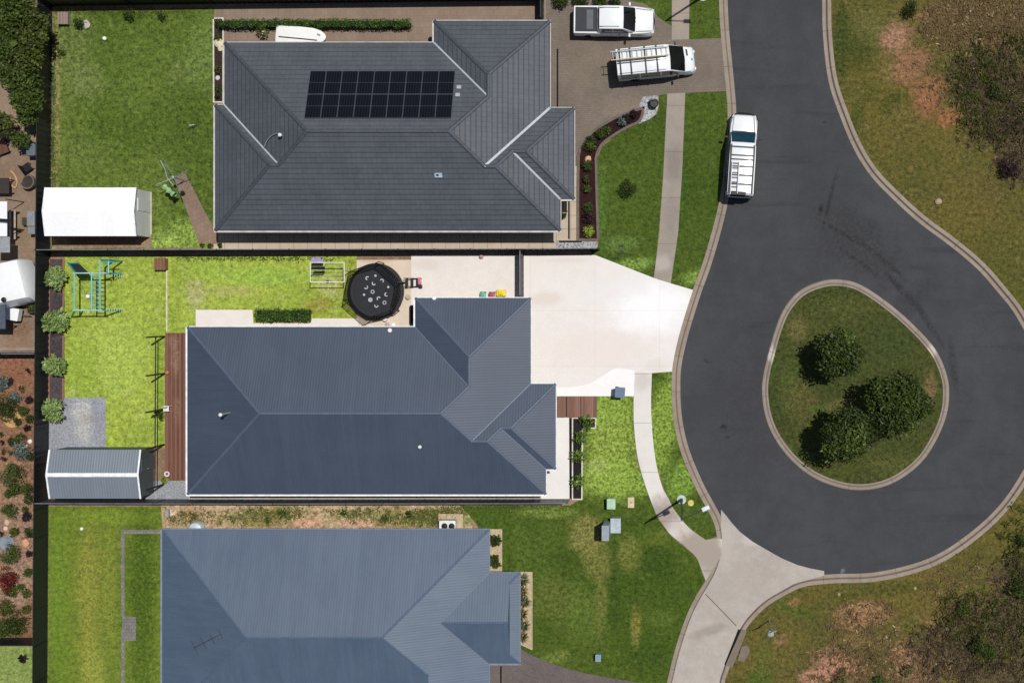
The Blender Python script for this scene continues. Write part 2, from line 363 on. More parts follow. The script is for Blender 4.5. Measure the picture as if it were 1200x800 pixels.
tan_yard = ground_mat('tan_yard_paving', '#8d7a68', '#7d6a58', '#9c8b7a', fine=5, grain=.2, mid=.7, blobs=[(28, 270, 8, 30, 0, '#7c6a4e', .6), (20, 385, 24, 18, 0, '#775945', .8), (20, 405, 24, 6, 0, '#8a6a50', .7)])

def asphalt_mat():
    t = NT('asphalt'); v = t.pos()
    n1 = t.noise(v, .14, 4, .6); n2 = t.noise(v, .9, 5, .65); n3 = t.noise(v, 14, 3, .7)
    col = t.mix(t.rng(t.math('ADD', t.math('MULTIPLY', n1, .6), t.math('MULTIPLY', n2, .4)), .36, .64), '#3c3d40', '#454649')
    # scuffs left by turning tyres, stretched along the road
    mp = t.n.new('ShaderNodeMapping'); mp.inputs['Rotation'].default_value = (0, 0, R(-38)); mp.inputs['Scale'].default_value = (.16, 1.3, 1); t.l(v, mp.inputs['Vector'])
    sc = t.noise(mp.outputs[0], 1., 5, .6)
    col = t.mix(t.rng(sc, .56, .74, 0, .45), col, '#2e2e32')
    col = blob_chain(t, v, col, [(1005, 285, 80, 42, -38, '#353538', .7), (985, 272, 40, 3, -30, '#29292c', .8), (1030, 300, 55, 3.5, -40, '#2e2e31', .8), (1062, 345, 55, 5, -46, '#2e2e31', .8), (1005, 305, 40, 3, -36, '#2b2b2e', .7), (1092, 385, 30, 4, -55, '#2b2b2e', .7), (1118, 430, 6, 40, 8, '#2e2e31', .6), (972, 236, 3, 40, -14, '#29292c', .7), (962, 246, 3, 8, -10, '#1f1f23', .9), (1060, 360, 60, 16, 45, '#343438', .5), (960, 300, 26, 30, 0, '#39393d', .5), (1130, 470, 16, 40, 0, '#3a3a3e', .4),
        (880, 480, 60, 120, 10, '#3b3b3f', .5), (1090, 620, 110, 30, 0, '#3c3c40', .4), (905, 60, 30, 90, 0, '#47484c', .35), (1150, 400, 40, 50, 0, '#48494d', .45),
        (848, 500, 5, 3, 20, '#202024', 1.), (853, 512, 3, 2, 0, '#2a2a2e', 1.), (988, 669, 4, 3, 50, '#77777a', .9), (967, 143, 3, 2, 0, '#28282b', .9), (829, 423, 3, 6, 80, '#303034', .8)])
    # faint construction joint between two paving runs
    g = t.math('ADD', t.rng(n3, .25, .75, .86, 1.14, False), 0.)
    col = t.mix(1., col, t.gray(g), 'MULTIPLY')
    sp = t.rng(t.noise(v, 30, 1), .68, .72, 0, .35)
    col = t.mix(sp, col, '#77777a')
    t.bump(n3, .2, .01)
    return t.fin(col, .85, .25)
asphalt = asphalt_mat()

def concrete_mat(name, c1, c2, grain=.07, joints=None, fine=10., blobs=(), spec=.2, rough=.85, uvj=None, jk=.45):
    t = NT(name); v = t.pos()
    n1 = t.noise(v, .28, 5, .65); n2 = t.noise(v, 1.6, 5, .7); n3 = t.noise(v, fine, 3, .7)
    col = t.mix(t.rng(t.math('ADD', t.math('MULTIPLY', n1, .5), t.math('MULTIPLY', n2, .5)), .35, .65), c1, c2)
    col = blob_chain(t, v, col, blobs, False)
    col = t.mix(1., col, t.gray(t.rng(n3, .25, .75, 1 - grain, 1 + grain, False)), 'MULTIPLY')
    if uvj:
        u = t.n.new('ShaderNodeSeparateXYZ'); t.l(t.uv(), u.inputs[0])
        fr = t.math('FRACT', t.math('DIVIDE', u.outputs[0], uvj)); d = t.math('ABSOLUTE', t.math('SUBTRACT', fr, .5))
        col = t.mix(t.rng(d, .5 - .035 / uvj, .5 - .012 / uvj, 0, .42), col, '#3d352d')
        # long dark line in the gutter tray
        col = t.mix(t.rng(t.math('ABSOLUTE', t.math('SUBTRACT', u.outputs[1], .3)), .09, .01, 0, .55), col, '#4d4237')
    if joints:
        s = t.n.new('ShaderNodeSeparateXYZ'); t.l(v, s.inputs[0])
        for ax, step, off in joints:
            fr = t.math('FRACT', t.math('DIVIDE', t.math('SUBTRACT', s.outputs[ax], off), step)); d = t.math('ABSOLUTE', t.math('SUBTRACT', fr, .5))
            col = t.mix(t.rng(d, .5 - .03 / step, .5 - .01 / step, 0, jk), col, '#50483f')
    t.bump(n3, .1, .01)
    return t.fin(col, rough, spec)
kerb_m = concrete_mat('kerb_concrete', '#8b7d70', '#9c9083', .1, uvj=2.4)
kerb_i = concrete_mat('island_kerb_concrete', '#8c8074', '#9b9085', .08, uvj=3.0, blobs=[(904, 415, 7, 14, 10, '#c4bcb4', .9), (1091, 411, 8, 12, -35, '#c4b9ae', .9)])
path_m = concrete_mat('footpath_concrete', '#948a80', '#9f958b', .07, joints=((1, 3.0, .35),), blobs=[(790, 190, 14, 26, 0, '#81786f', .7), (788, 250, 14, 30, 0, '#867d74', .5), (776, 308, 14, 14, 0, '#b5ada6', .7), (797, 20, 12, 26, 0, '#a49484', .6)])
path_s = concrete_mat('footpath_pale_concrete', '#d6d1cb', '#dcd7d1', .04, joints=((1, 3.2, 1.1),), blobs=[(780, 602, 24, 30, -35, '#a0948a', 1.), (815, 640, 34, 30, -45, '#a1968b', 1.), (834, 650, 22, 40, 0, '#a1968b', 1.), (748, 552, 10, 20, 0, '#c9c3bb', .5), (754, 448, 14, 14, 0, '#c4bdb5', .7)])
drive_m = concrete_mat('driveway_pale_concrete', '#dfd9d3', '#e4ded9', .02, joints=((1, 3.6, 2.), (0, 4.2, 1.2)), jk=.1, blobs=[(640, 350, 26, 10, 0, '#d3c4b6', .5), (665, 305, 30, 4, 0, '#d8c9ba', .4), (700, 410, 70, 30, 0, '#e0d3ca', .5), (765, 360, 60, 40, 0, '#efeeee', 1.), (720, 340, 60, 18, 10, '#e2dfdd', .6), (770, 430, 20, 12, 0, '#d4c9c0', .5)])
drive_w = concrete_mat('fresh_white_concrete', '#f0efed', '#eae8e6', .02)
patio_m = concrete_mat('patio_white_concrete', '#dcd4cd', '#e3ddd7', .03, blobs=[(500, 310, 20, 8, 0, '#d3c6ba', .6)])
patio_b = concrete_mat('patio_beige_concrete', '#cdbda9', '#d9cab8', .05, blobs=[(440, 304, 30, 5, 0, '#bda78e', .6)])
porch_m = concrete_mat('porch_white_concrete', '#e4e1dd', '#dddad6', .03)
apron_m = concrete_mat('apron_concrete', '#a69d95', '#b4aca4', .07, blobs=[(830, 740, 30, 8, 20, '#857c74', .5), (885, 630, 16, 14, 0, '#c2bcb6', .7), (850, 690, 30, 30, 0, '#aba39b', .5)])
pave_s = concrete_mat('side_paving', '#b3a491', '#bfb19e', .1, joints=((0, .9, .2), (1, .9, .1)))
def paver_mat(name, c1, c2, mortar, w, h, rot=0., grain=.12, blobs=()):
    t = NT(name); v = t.pos()
    mp = t.n.new('ShaderNodeMapping'); mp.inputs['Rotation'].default_value = (0, 0, R(rot)); t.l(v, mp.inputs['Vector'])
    b = t.n.new('ShaderNodeTexBrick'); t.l(mp.outputs[0], b.inputs['Vector']); b.inputs['Scale'].default_value = 1
    b.inputs['Brick Width'].default_value = w; b.inputs['Row Height'].default_value = h; b.inputs['Mortar Size'].default_value = .008
    b.inputs['Color1'].default_value = lin(c1); b.inputs['Color2'].default_value = lin(c2); b.inputs['Mortar'].default_value = lin(mortar)
    n = t.noise(v, .5, 5, .6); n3 = t.noise(v, 11, 3, .7)
    col = blob_chain(t, v, b.outputs['Color'], blobs)
    col = t.mix(1., col, t.gray(t.math('ADD', t.rng(n, .3, .7, .9, 1.1), t.rng(n3, .3, .7, -grain, grain, False))), 'MULTIPLY')
    t.bump(b.outputs['Fac'], -.2, .01)
    return t.fin(col, .85, .2)
drive_n = paver_mat('driveway_brown_pavers', '#7c7167', '#746a60', '#645a51', .25, .125, 0, .1, blobs=[(735, 130, 40, 16, 0, '#857868', .5), (690, 70, 30, 40, 0, '#80735f', .3), (825, 75, 22, 24, 0, '#74685c', .6), (670, 40, 20, 16, 0, '#75685a', .5)])
drive_s = paver_mat('driveway_grey_pavers', '#6f6562', '#665d5a', '#544c49', .25, .125, 20, .1)
footing_m = concrete_mat('pale_fence_footing', '#bdb4a8', '#aaa093', .12)
side_n = paver_mat('side_yard_pavers', '#8c7a6c', '#857466', '#77685b', .4, .4, 0, .08)
walk_n = paver_mat('garden_walk_pavers', '#8b7668', '#826e60', '#6e5d50', .3, .3, -24, .08)
edge_m = paver_mat('grey_edging_pavers', '#86827e', '#74716e', '#55524f', .22, .22, 0, .12)
gravel_m = ground_mat('grey_crushed_gravel', '#8b8e94', '#94979d', '#a0a3a8', fine=8, grain=.35, big=.4, blobs=[(95, 480, 14, 18, 0, '#b6b4b1', .9), (98, 505, 14, 16, 0, '#b2b0ac', .85), (100, 490, 10, 8, 0, '#a09a90', .6), (65, 520, 12, 20, 0, '#80858c', .5)])
pebble_m = ground_mat('white_pebbles', '#8f8f90', '#a9a9aa', '#6d6d6e', fine=7, grain=.7, mid=3.)
mulch_m = ground_mat('dark_mulch', '#3a3029', '#2c2520', '#4d4137', fine=9, grain=.5)
mulch_b = ground_mat('black_mulch', '#26252a', '#1d1c20', '#33302f', fine=9, grain=.5)
mulch_r = ground_mat('red_mulch', '#331d1d', '#2a1719', '#40262a', fine=9, grain=.5)
bedw_m = ground_mat('weathered_bed_soil', '#51484a', '#403a3f', '#645752', fine=7, grain=.4)
sand_m = ground_mat('sandy_bed', '#bba888', '#a99676', '#cbb897', fine=7, grain=.25)

# ================================================================ ground, road and kerbs
sheet('ground', [(-3000, -3000), (4200, -3000), (4200, 3800), (-3000, 3800)], -.14, verge, 'rough ground running under and beyond the whole neighbourhood')
sheet('road', [(740, -1500), (1290, -1500), (1290, 900), (740, 900)], -.10, asphalt, 'dark grey asphalt cul-de-sac road widening round a planted island', 'road', .03)
KW = spline([(842.5, -1500), (842.5, -200), (842.5, -60), (842.5, 0), (845, 45), (851, 107), (852.5, 140), (849, 190), (842, 240), (826, 300), (812, 340), (800, 378), (793, 404), (788, 430), (787, 455), (788, 480), (791, 503), (797, 527), (806, 551), (817, 575), (829, 597), (836, 611), (840, 628), (839, 648), (834, 665), (826, 681), (815, 699), (804, 722), (793, 754), (785, 785), (780, 815), (778, 900), (778, 1000)], 5)
KE = spline([(974, -1500), (974, -200), (974, -60), (974, 0), (975, 42), (981, 92), (994, 132), (1010, 170), (1029, 200), (1055, 227), (1085, 254), (1120, 280), (1152, 307), (1177, 335), (1200, 365), (1222, 410), (1232, 460), (1228, 515), (1205, 562), (1180, 598), (1150, 627), (1112, 654), (1075, 670), (1025, 681), (975, 683), (942, 687), (920, 697), (900, 709), (884, 724), (873, 739), (868, 752), (860, 771), (853, 787), (848, 812), (846, 900), (846, 1000)], 5)
def kwp(y0, y1): return [(x + 1.4, y) for x, y in KW if y0 <= y <= y1]
sheet('land_west', KW + [(-2000, 1000), (-2000, -1500)], 0, soil, 'brown bare soil of the house lots west of the road', thick=.15)
sheet('land_east', KE + [(3000, 1000), (3000, -1500)], 0, verge, 'rough olive grass and orange dirt verge east of the road', thick=.15)
prof = [(0, -.05), (0, .03), (.2, .035), (.25, .02), (.31, -.065), (.36, -.08), (.57, -.088), (.575, -.12)]
strip('kerb', KW, prof, kerb_m, 'tan concrete kerb and gutter along the west side of the road', side=-1)
strip('kerb', KE, prof, kerb_m, 'tan concrete kerb and gutter curving along the verge side of the road', side=1)
ISO = spline([(937, 340), (962, 329), (984, 327), (1006, 332), (1031, 347), (1060, 370), (1088, 398), (1102, 418), (1111, 442), (1113, 463), (1110, 486), (1100, 512), (1083, 539), (1060, 559), (1035, 571), (1007, 575), (980, 571), (951, 559), (926, 539), (907, 514), (896, 488), (892, 460), (894, 437), (900, 413), (908, 385), (919, 360)], 5, True)
ISI = offset(ISO, 8, True)
sheet('island_lawn', ISI, .01, island_g, 'patchy olive grass inside the kerbed traffic island', thick=.12)
strip('island_kerb', ISO, [(0, -.12), (.02, -.09), (.06, .0), (.14, .03), (.44, .035), (.46, .0)], kerb_i, 'tan concrete kerb ring round the teardrop traffic island', closed=True)
ap = [(845, 597), (851, 604), (858, 613), (867, 623), (882, 634.5), (900, 645), (917, 654.5), (935, 662), (950, 666), (966, 669), (966, 674), (930, 684), (905, 699), (880, 720), (866, 742), (852, 775), (846, 800), (842, 1000), (780, 1000), (782, 800), (796, 752), (818, 700), (838, 670), (846, 640), (845, 615)]
sheet('apron_driveway', ap, -.072, apron_m, 'pale grey concrete shared driveway leaving the road towards the bottom', 'driveway', .03)
jm = plain('joint_filler', '#5f564d', .9)
sheet('driveway_joint', [(826.4, 696.2), (827.1, 695.5), (863.3, 732.8), (862.6, 733.5)], -.068, jm, 'thin dark expansion joint across the shared concrete driveway', 'joint', .004)
# kerb inlet
t_ = thing('drain_inlet', 'concrete stormwater inlet with long black slot beside the shared driveway', 'drain', P(862, 757, 0))
mb = MB(); mb.prism([G(*q) for q in ((869, 736), (875, 739), (858, 781), (850, 779))], -.05, .10); mb.build('lintel', kerb_m, t_, world=True)
mb = MB(); mb.prism([G(*q) for q in ((865.5, 737), (868, 738), (851, 779), (849.3, 778))], -.062, .012); mb.build('slot', plain('drain_black', '#0c0c0d', .9), t_, world=True)
mb = MB(); mb.prism([G(*q) for q in ((869, 757), (875, 755), (879, 762), (872, 775), (864, 773))], -.04, .07); mb.build('cover_slab', kerb_m, t_, bevel=.02, world=True)

# ================================================================ lawns, paths, driveways
L = lambda n, pts, z, m, lab, cat='lawn', **k: sheet(n, pts, z, m, lab, cat, **k)
L('lawn', ragged([(63, 14), (251, 9), (251, 122), (251, 290), (60, 293), (61, 150)], .8, 4, 1), .012, lawn_a, 'dark green back lawn beside the tiled roof house')
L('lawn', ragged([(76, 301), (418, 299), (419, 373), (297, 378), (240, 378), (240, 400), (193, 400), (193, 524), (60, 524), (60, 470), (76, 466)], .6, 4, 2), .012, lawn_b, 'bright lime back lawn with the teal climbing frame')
L('lawn', ragged([(56, 593), (189, 593), (190, 622), (190, 1000), (54, 1000)], .4, 4, 3), .012, lawn_c, 'striped yellow green back lawn left of the plain blue roof')
L('lawn', ragged([(772, 111), (783, 109), (778, 200), (767, 330), (697, 301), (690, 292), (701, 290), (700, 185), (706, 172), (722, 158), (748, 145), (765, 138), (772, 128)], .4, 4, 4), .012, lawn_d, 'dark green front lawn between curved garden bed and footpath')
L('lawn', [(802, 109)] + kwp(106.9, 341) + [(785, 333), (796, 200)], .008, lawn_d, 'dark green nature strip between footpath and parked ladder vehicle')
L('lawn', ragged([(730, -60), (790, -60), (787, 48), (770, 24), (735, 12)], .4, 4, 5), .012, lawn_d, 'small green grass corner beside the white utility truck')
L('lawn', [(806, -60)] + kwp(-60, 46) + [(806, 47)], .008, lawn_d, 'green grass strip at the top edge beside the road')
L('lawn', ragged([(540, 592), (668, 592), (682, 584), (682, 502), (698, 500), (699, 464), (744, 463), (746, 540), (770, 606), (785, 626), (816, 652), (827, 683), (810, 712), (796, 750), (785, 800), (780, 1000), (560, 1000), (560, 616)], .3, 4, 6), .012, lawn_e, 'large front lawn fading from lime to dark green beside the bottom houses')
L('lawn', [(763, 436)] + kwp(424, 631) + [(826, 633), (806, 618), (788, 599), (768, 543), (762, 500)], .008, lawn_e, 'bright green nature strip between pale footpath and kerb')
L('lawn', [(-60, 757), (54, 757), (54, 1000), (-60, 1000)], .010, lawn_f, 'pale neighbour lawn at the bottom left corner behind the dark fence')
L('yard', [(-200, -100), (58, -100), (57, 413), (-200, 413)], .006, tan_yard, 'tan paved neighbour yard with trees and a caravan', 'yard')
L('garden_soil', [(-200, 414), (57, 414), (56, 748), (-200, 748)], .006, red_soil, 'reddish neighbour garden soil dotted with shrubs', 'garden')
L('dirt_strip', ragged([(189, 592), (548, 592), (556, 622), (189, 622)], .6, 4, 7), .009, strip_dirt, 'weedy pale dirt strip along the top of the plain blue roof', 'ground')
# lot 1
L('side_paving', [(253, 8), (660, 0), (660, 60), (253, 130)], .016, side_n, 'pinkish paved side yard behind the long hedge', 'paving')
L('driveway', [(640, -20), (735, 0), (758, 6), (772, 21), (787, 31), (787, 47)] + kwp(44, 107) + [(782, 110), (772, 112), (752, 114), (752, 126), (700, 152), (684, 172), (680, 200), (655, 200), (640, 130)], .022, drive_n, 'brown paved driveway holding the white van and utility truck', 'driveway')
L('footpath', [(788, -60), (808.5, -60), (807.5, 46.5), (787, 47)], .027, path_m, 'short concrete footpath piece at the top edge', 'path')
L('footpath', [(782, 110), (803, 109), (799.5, 200), (794.5, 275), (786, 332), (766, 327), (772.5, 275), (777.5, 200)], .027, path_m, 'tan concrete footpath down the dark front lawn', 'path')
L('garden_walk', [(204.5, 207), (217, 203), (250, 267), (256, 267), (256, 286), (233, 285)], .02, walk_n, 'diagonal paver walk beside the rotary clothes hoist', 'path')
L('side_path', [(253, 271), (664, 268), (682, 282), (700, 282), (700, 292), (250, 292)], .018, pave_s, 'narrow paved side path along the long black fence', 'path')
L('porch_slab', [(655, 195), (682, 195), (682, 284), (655, 284)], .024, porch_b if False else pave_s, 'tan paved porch strip right of the tiled roof', 'paving')
L('shed_base', [(61, 270), (176, 224), (178, 290), (61, 292)], .014, soil, 'bare brown dirt round the white shed', 'ground')
L('pebble_strip', [(652, 282), (700, 282), (700, 290.5), (652, 290.5)], .024, pebble_m, 'grey pebble strip at the end of the narrow side path', 'ground')
L('lawn', [(-1500, -1400), (838, -1400), (838, -62), (735, -62), (735, -2), (640, -2), (61, 4), (61, -100), (-1500, -100)], .011, lawn_d, 'dark green neighbour lawn beyond the fence along the top edge')
# lot 2
L('patio', [(482, 299), (606, 299), (613, 299), (613, 350), (560, 420), (482, 420)], .02, patio_m, 'white concrete patio beside the trampoline', 'patio')
L('patio', [(418, 304.5), (482, 304.5), (482, 379), (489, 379), (489, 420), (419, 420)], .016, patio_b, 'beige concrete slab under the black trampoline', 'patio')
L('side_path', [(229.5, 363), (296, 363), (297, 378.5), (364, 378.5), (366, 373), (420, 373), (420, 430), (229.5, 430)], .02, patio_m, 'white concrete path below the short clipped hedge', 'path')
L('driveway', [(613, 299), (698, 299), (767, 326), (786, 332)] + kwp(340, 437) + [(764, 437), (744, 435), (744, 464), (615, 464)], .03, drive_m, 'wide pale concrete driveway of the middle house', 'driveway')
L('driveway_patch', spline([(620, 455), (652, 454), (672, 453), (690, 449.5), (705, 441), (719, 432.5), (731, 432)], 5) + [(743.5, 434), (743.5, 464), (620, 464)], .034, drive_w, 'fresh white concrete corner of the pale driveway', 'driveway', thick=.01)
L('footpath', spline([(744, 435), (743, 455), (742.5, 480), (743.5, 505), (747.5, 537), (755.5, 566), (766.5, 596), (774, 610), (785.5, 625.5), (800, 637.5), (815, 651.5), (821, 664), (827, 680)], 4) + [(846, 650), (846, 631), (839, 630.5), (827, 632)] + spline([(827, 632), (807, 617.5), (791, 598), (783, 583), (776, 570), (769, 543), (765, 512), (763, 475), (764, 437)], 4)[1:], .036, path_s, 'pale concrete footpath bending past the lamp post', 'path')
L('gravel_pad', [(56.5, 465.5), (124, 465.5), (124, 529), (56.5, 529)], .018, gravel_m, 'grey gravel pad beside the grey shed', 'paving')
L('gravel_strip', [(165, 563), (222, 563), (222, 585.5), (165, 585.5)], .018, gravel_m, 'grey paved corner below the timber deck', 'paving')
L('porch_slab', [(634, 488), (667, 488), (667.5, 584), (634, 584)], .1, porch_m, 'white concrete porch strip right of the middle house', 'porch', thick=.12)
L('footing_strip', [(180, 571), (660, 573), (667, 585), (60, 586), (150, 577)], .014, footing_m, 'pale footing strip along the bottom fence of the middle house', 'ground')
# lot 3
L('driveway', spline([(606, 757), (625, 768), (650, 778), (690, 789), (735, 797), (770, 803)], 4) + [(770, 1000), (560, 1000), (560, 757)], .025, drive_s, 'grey brown paved driveway at the bottom edge', 'driveway')
L('edging_path', [(142, 620.5), (190, 620.5), (190, 625), (146, 625), (146, 722), (159.5, 722), (159.5, 750), (146, 750), (146, 1000), (142, 1000), (142, 750), (144, 722), (142, 722)], .022, edge_m, 'narrow grey paver edging round the dark lawn panel', 'path')

def bed(pts, soilm, lab, edge=None, w=2.2, h=.09, closed=True, z=.03, elab=None):
    b = thing('garden_bed', lab, 'garden bed', P(*pts[0]))
    MB().prism([G(*q) for q in pts], -.03, z).build('soil', soilm, b, world=True)
    if edge:
        n = len(pts); mb = MB()
        for i in range(n if closed else n - 1):
            a, c = P(*pts[i]), P(*pts[(i + 1) % n]); d = (c - a); ln = d.length
            if ln < .02: continue
            mb.box(((a.x + c.x) / 2, (a.y + c.y) / 2, h / 2 + .0007 * (i % 3)), (ln + w / PX, w / PX, h), math.atan2(d.y, d.x))
        mb.build('edging', edge, b, world=True)
    return b
white_edge = plain('white_edging', '#cfc6b8', .7); timber_edge = plain('timber_edging', '#8d6a52', .8); brown_edge = plain('brown_edging', '#6b6058', .85); cream_edge = plain('cream_edging', '#b9ac98', .8)
BED = {}
BED['west'] = bed([(58.5, 303), (75, 303), (74.5, 468), (58, 474)], bedw_m, 'long dark garden bed with four pale shrubs by the fence', timber_edge, 1.6)
BED['h1w'] = bed([(250.5, 22), (262, 22), (262, 120), (251, 120)], mulch_m, 'narrow mulch bed with white edging beside the tiled house', white_edge, 1.6)
curve = spline([(754, 127), (741, 131), (726, 136), (711, 144), (698, 152), (687, 163), (680.5, 174), (678, 184)], 4) + [(677.5, 220), (677.5, 281), (701, 281), (699.5, 230), (698.5, 186)] + spline([(698.5, 186), (701, 177), (708, 167), (722, 157), (736, 149), (747, 144), (752, 137), (754, 127)], 4)[1:-1]
BED['front'] = bed(curve, mulch_r, 'curved red mulch garden bed beside the brown driveway', brown_edge, 3., .12)
BED['pebble'] = bed([(749, 124), (753, 113.5), (771, 112), (772, 123), (769, 134), (761, 140), (748, 145.5), (752, 137), (755, 128)], pebble_m, 'grey white pebble patch at the tip of the curved bed', None, z=.025)
BED['h2e'] = bed([(671, 489.5), (698, 489.5), (698, 501), (682.5, 502), (682, 584.5), (671, 584.5)], mulch_b, 'black mulch bed with white edging beside the white porch', white_edge, 1.5)
BED['h3a'] = bed([(568, 620), (588, 620), (588, 668), (568, 668)], sand_m, 'sandy bed with two dark shrubs at the corner of the plain roof', cream_edge, 1.2)
BED['h3b'] = bed([(606, 670), (623.5, 670), (623.5, 760), (606, 752)], sand_m, 'sandy bed with spiky grasses beside the plain roof', cream_edge, 1.2)
tag(sheet('porch_gap', [(665.8, 490), (670.2, 490), (670.2, 584), (665.8, 584)], .02, plain('drain_black', '#0c0c0d', .9), 'black gap between white porch and mulch bed', 'drain'), kind='structure')
m = plain('drain_black', '#0c0c0d', .9)
tag(MB().box(P(653.3, 91.5, .026), (.1, 68 / PX, .02)).build('channel_drain', m), 'black channel drain line in front of the tiled house garage', 'drain')
tag(MB().box(P(666.7, 252, .03), (.1, 56 / PX, .02)).build('channel_drain', m), 'short black channel drain beside the tiled house porch', 'drain')
tag(MB().box(P(587, 795, .03), (.1, 30 / PX, .02)).build('channel_drain', m), 'black channel drain on the grey bottom driveway', 'drain')
tag(MB().box(P(195.5, 345, .03), (.08, 86 / PX, .04)).build('lawn_edging', white_edge), 'thin white edging line across the lime back lawn', 'edging')
# ================================================================ houses
TAN = math.tan(R(22.5))
def tile_mat():
    t = NT('concrete_roof_tiles'); u = t.n.new('ShaderNodeSeparateXYZ'); t.l(t.uv(), u.inputs[0]); v = t.pos()
    b = t.n.new('ShaderNodeTexBrick'); t.l(t.uv(), b.inputs['Vector']); b.inputs['Scale'].default_value = 1
    b.inputs['Brick Width'].default_value = .31; b.inputs['Row Height'].default_value = .335; b.inputs['Mortar Size'].default_value = .012; b.offset = 0.
    b.inputs['Color1'].default_value = lin('#4c5057'); b.inputs['Color2'].default_value = lin('#50555c'); b.inputs['Mortar'].default_value = lin('#464a51')
    n = t.noise(v, .6, 5, .65); n2 = t.noise(v, 5, 3)
    col = t.mix(1., b.outputs['Color'], t.gray(t.math('ADD', t.rng(n, .3, .7, .9, 1.1), t.rng(n2, .3, .7, -.06, .06))), 'MULTIPLY')
    fr = t.math('FRACT', t.math('DIVIDE', u.outputs[1], .335))
    # course number decides how heavy the step shadow painted at the lap is
    cn = t.n.new('ShaderNodeTexWhiteNoise'); cn.noise_dimensions = '1D'; t.l(t.math('FLOOR', t.math('DIVIDE', u.outputs[1], .335)), cn.inputs['W'])
    lap = t.math('MULTIPLY', t.rng(fr, .16, .0, 0, 1), t.rng(cn.outputs['Value'], 0, 1, .05, .55, False))
    col = t.mix(lap, col, '#2b2e34')
    hgt = t.math('MINIMUM', t.math('DIVIDE', fr, .2), t.math('DIVIDE', t.math('SUBTRACT', 1., fr), .8))
    t.bump(t.math('SUBTRACT', hgt, t.math('MULTIPLY', b.outputs['Fac'], .12)), 1., .016)
    return t.fin(col, .6, .4)
def ribbed_mat(name, c1, c2, rough=.5, spec=.8, pitch=.17, bs=.12, metal=0., line=.05):
    t = NT(name); u = t.n.new('ShaderNodeSeparateXYZ'); t.l(t.uv(), u.inputs[0]); v = t.pos()
    s = t.math('SINE', t.math('MULTIPLY', u.outputs[0], 2 * math.pi / pitch))
    n = t.noise(v, .35, 5, .6); n2 = t.noise(v, 7, 4, .7)
    mp = t.n.new('ShaderNodeMapping'); mp.inputs['Scale'].default_value = (2.2, .25, 1); t.l(t.uv(), mp.inputs['Vector'])
    st = t.noise(mp.outputs[0], 1.5, 4, .6)   # streaks of dust washed down the slope
    col = t.mix(t.rng(t.math('ADD', t.math('MULTIPLY', n, .5), t.math('MULTIPLY', st, .5)), .36, .64), c1, c2)
    shn = t.n.new('ShaderNodeTexWhiteNoise'); shn.noise_dimensions = '1D'; t.l(t.math('FLOOR', t.math('DIVIDE', u.outputs[0], .76)), shn.inputs['W'])
    col = t.mix(1., col, t.gray(t.math('MULTIPLY', t.rng(n2, .25, .75, .94, 1.06, False), t.rng(shn.outputs['Value'], 0, 1, .965, 1.035, False))), 'MULTIPLY')
    col = t.mix(t.rng(s, -1., -.55, line, 0), col, '#10141a')
    t.bump(s, bs, .02)
    return t.fin(col, rough, spec, metal)
tiles = tile_mat()
steel_a = ribbed_mat('blue_grey_roof_sheets', '#3a4657', '#414c5e', .58, .8)
steel_b = ribbed_mat('pale_blue_roof_sheets', '#4b5b70', '#536376', .52, .9, bs=.06)
gut_w = plain('white_gutter_paint', '#e6e8e9', .45); gut_c = plain('cream_gutter_paint', '#b9b6b0', .5); gut_d = plain('blue_gutter_paint', '#7a8494', .45)
render_w = plain('rendered_wall', '#b7afa3', .9, .2, 0, .1, 1.5); brick_w = paver_mat('brown_brickwork', '#7b5d4c', '#6c5143', '#8d8378', .24, .086)
render_g = plain('grey_rendered_wall', '#9a9c9e', .9, .2, 0, .1, 1.5)
frame_m = plain('dark_window_frame', '#2a2d31', .4); door_m = plain('timber_front_door', '#5b3b28', .5); garage_m = plain('garage_door_paint', '#6d7077', .5)
cap_d = plain('dark_ridge_tiles', '#41454d', .6, .5, 0, .25, 6); cap_b = plain('blue_ridge_caps', '#4c586b', .6, .6, 0, .1); cap_c = plain('pale_blue_ridge_caps', '#505f74', .7, .3, 0, .1)
flash_m = plain('bare_metal_flashing', '#aeb4b9', .4, .6, 0., .1); flash_b = plain('blue_metal_flashing', '#68758b', .6, .5, 0., .1)
pvc = plain('white_plastic_pipe', '#dfe3e6', .5)

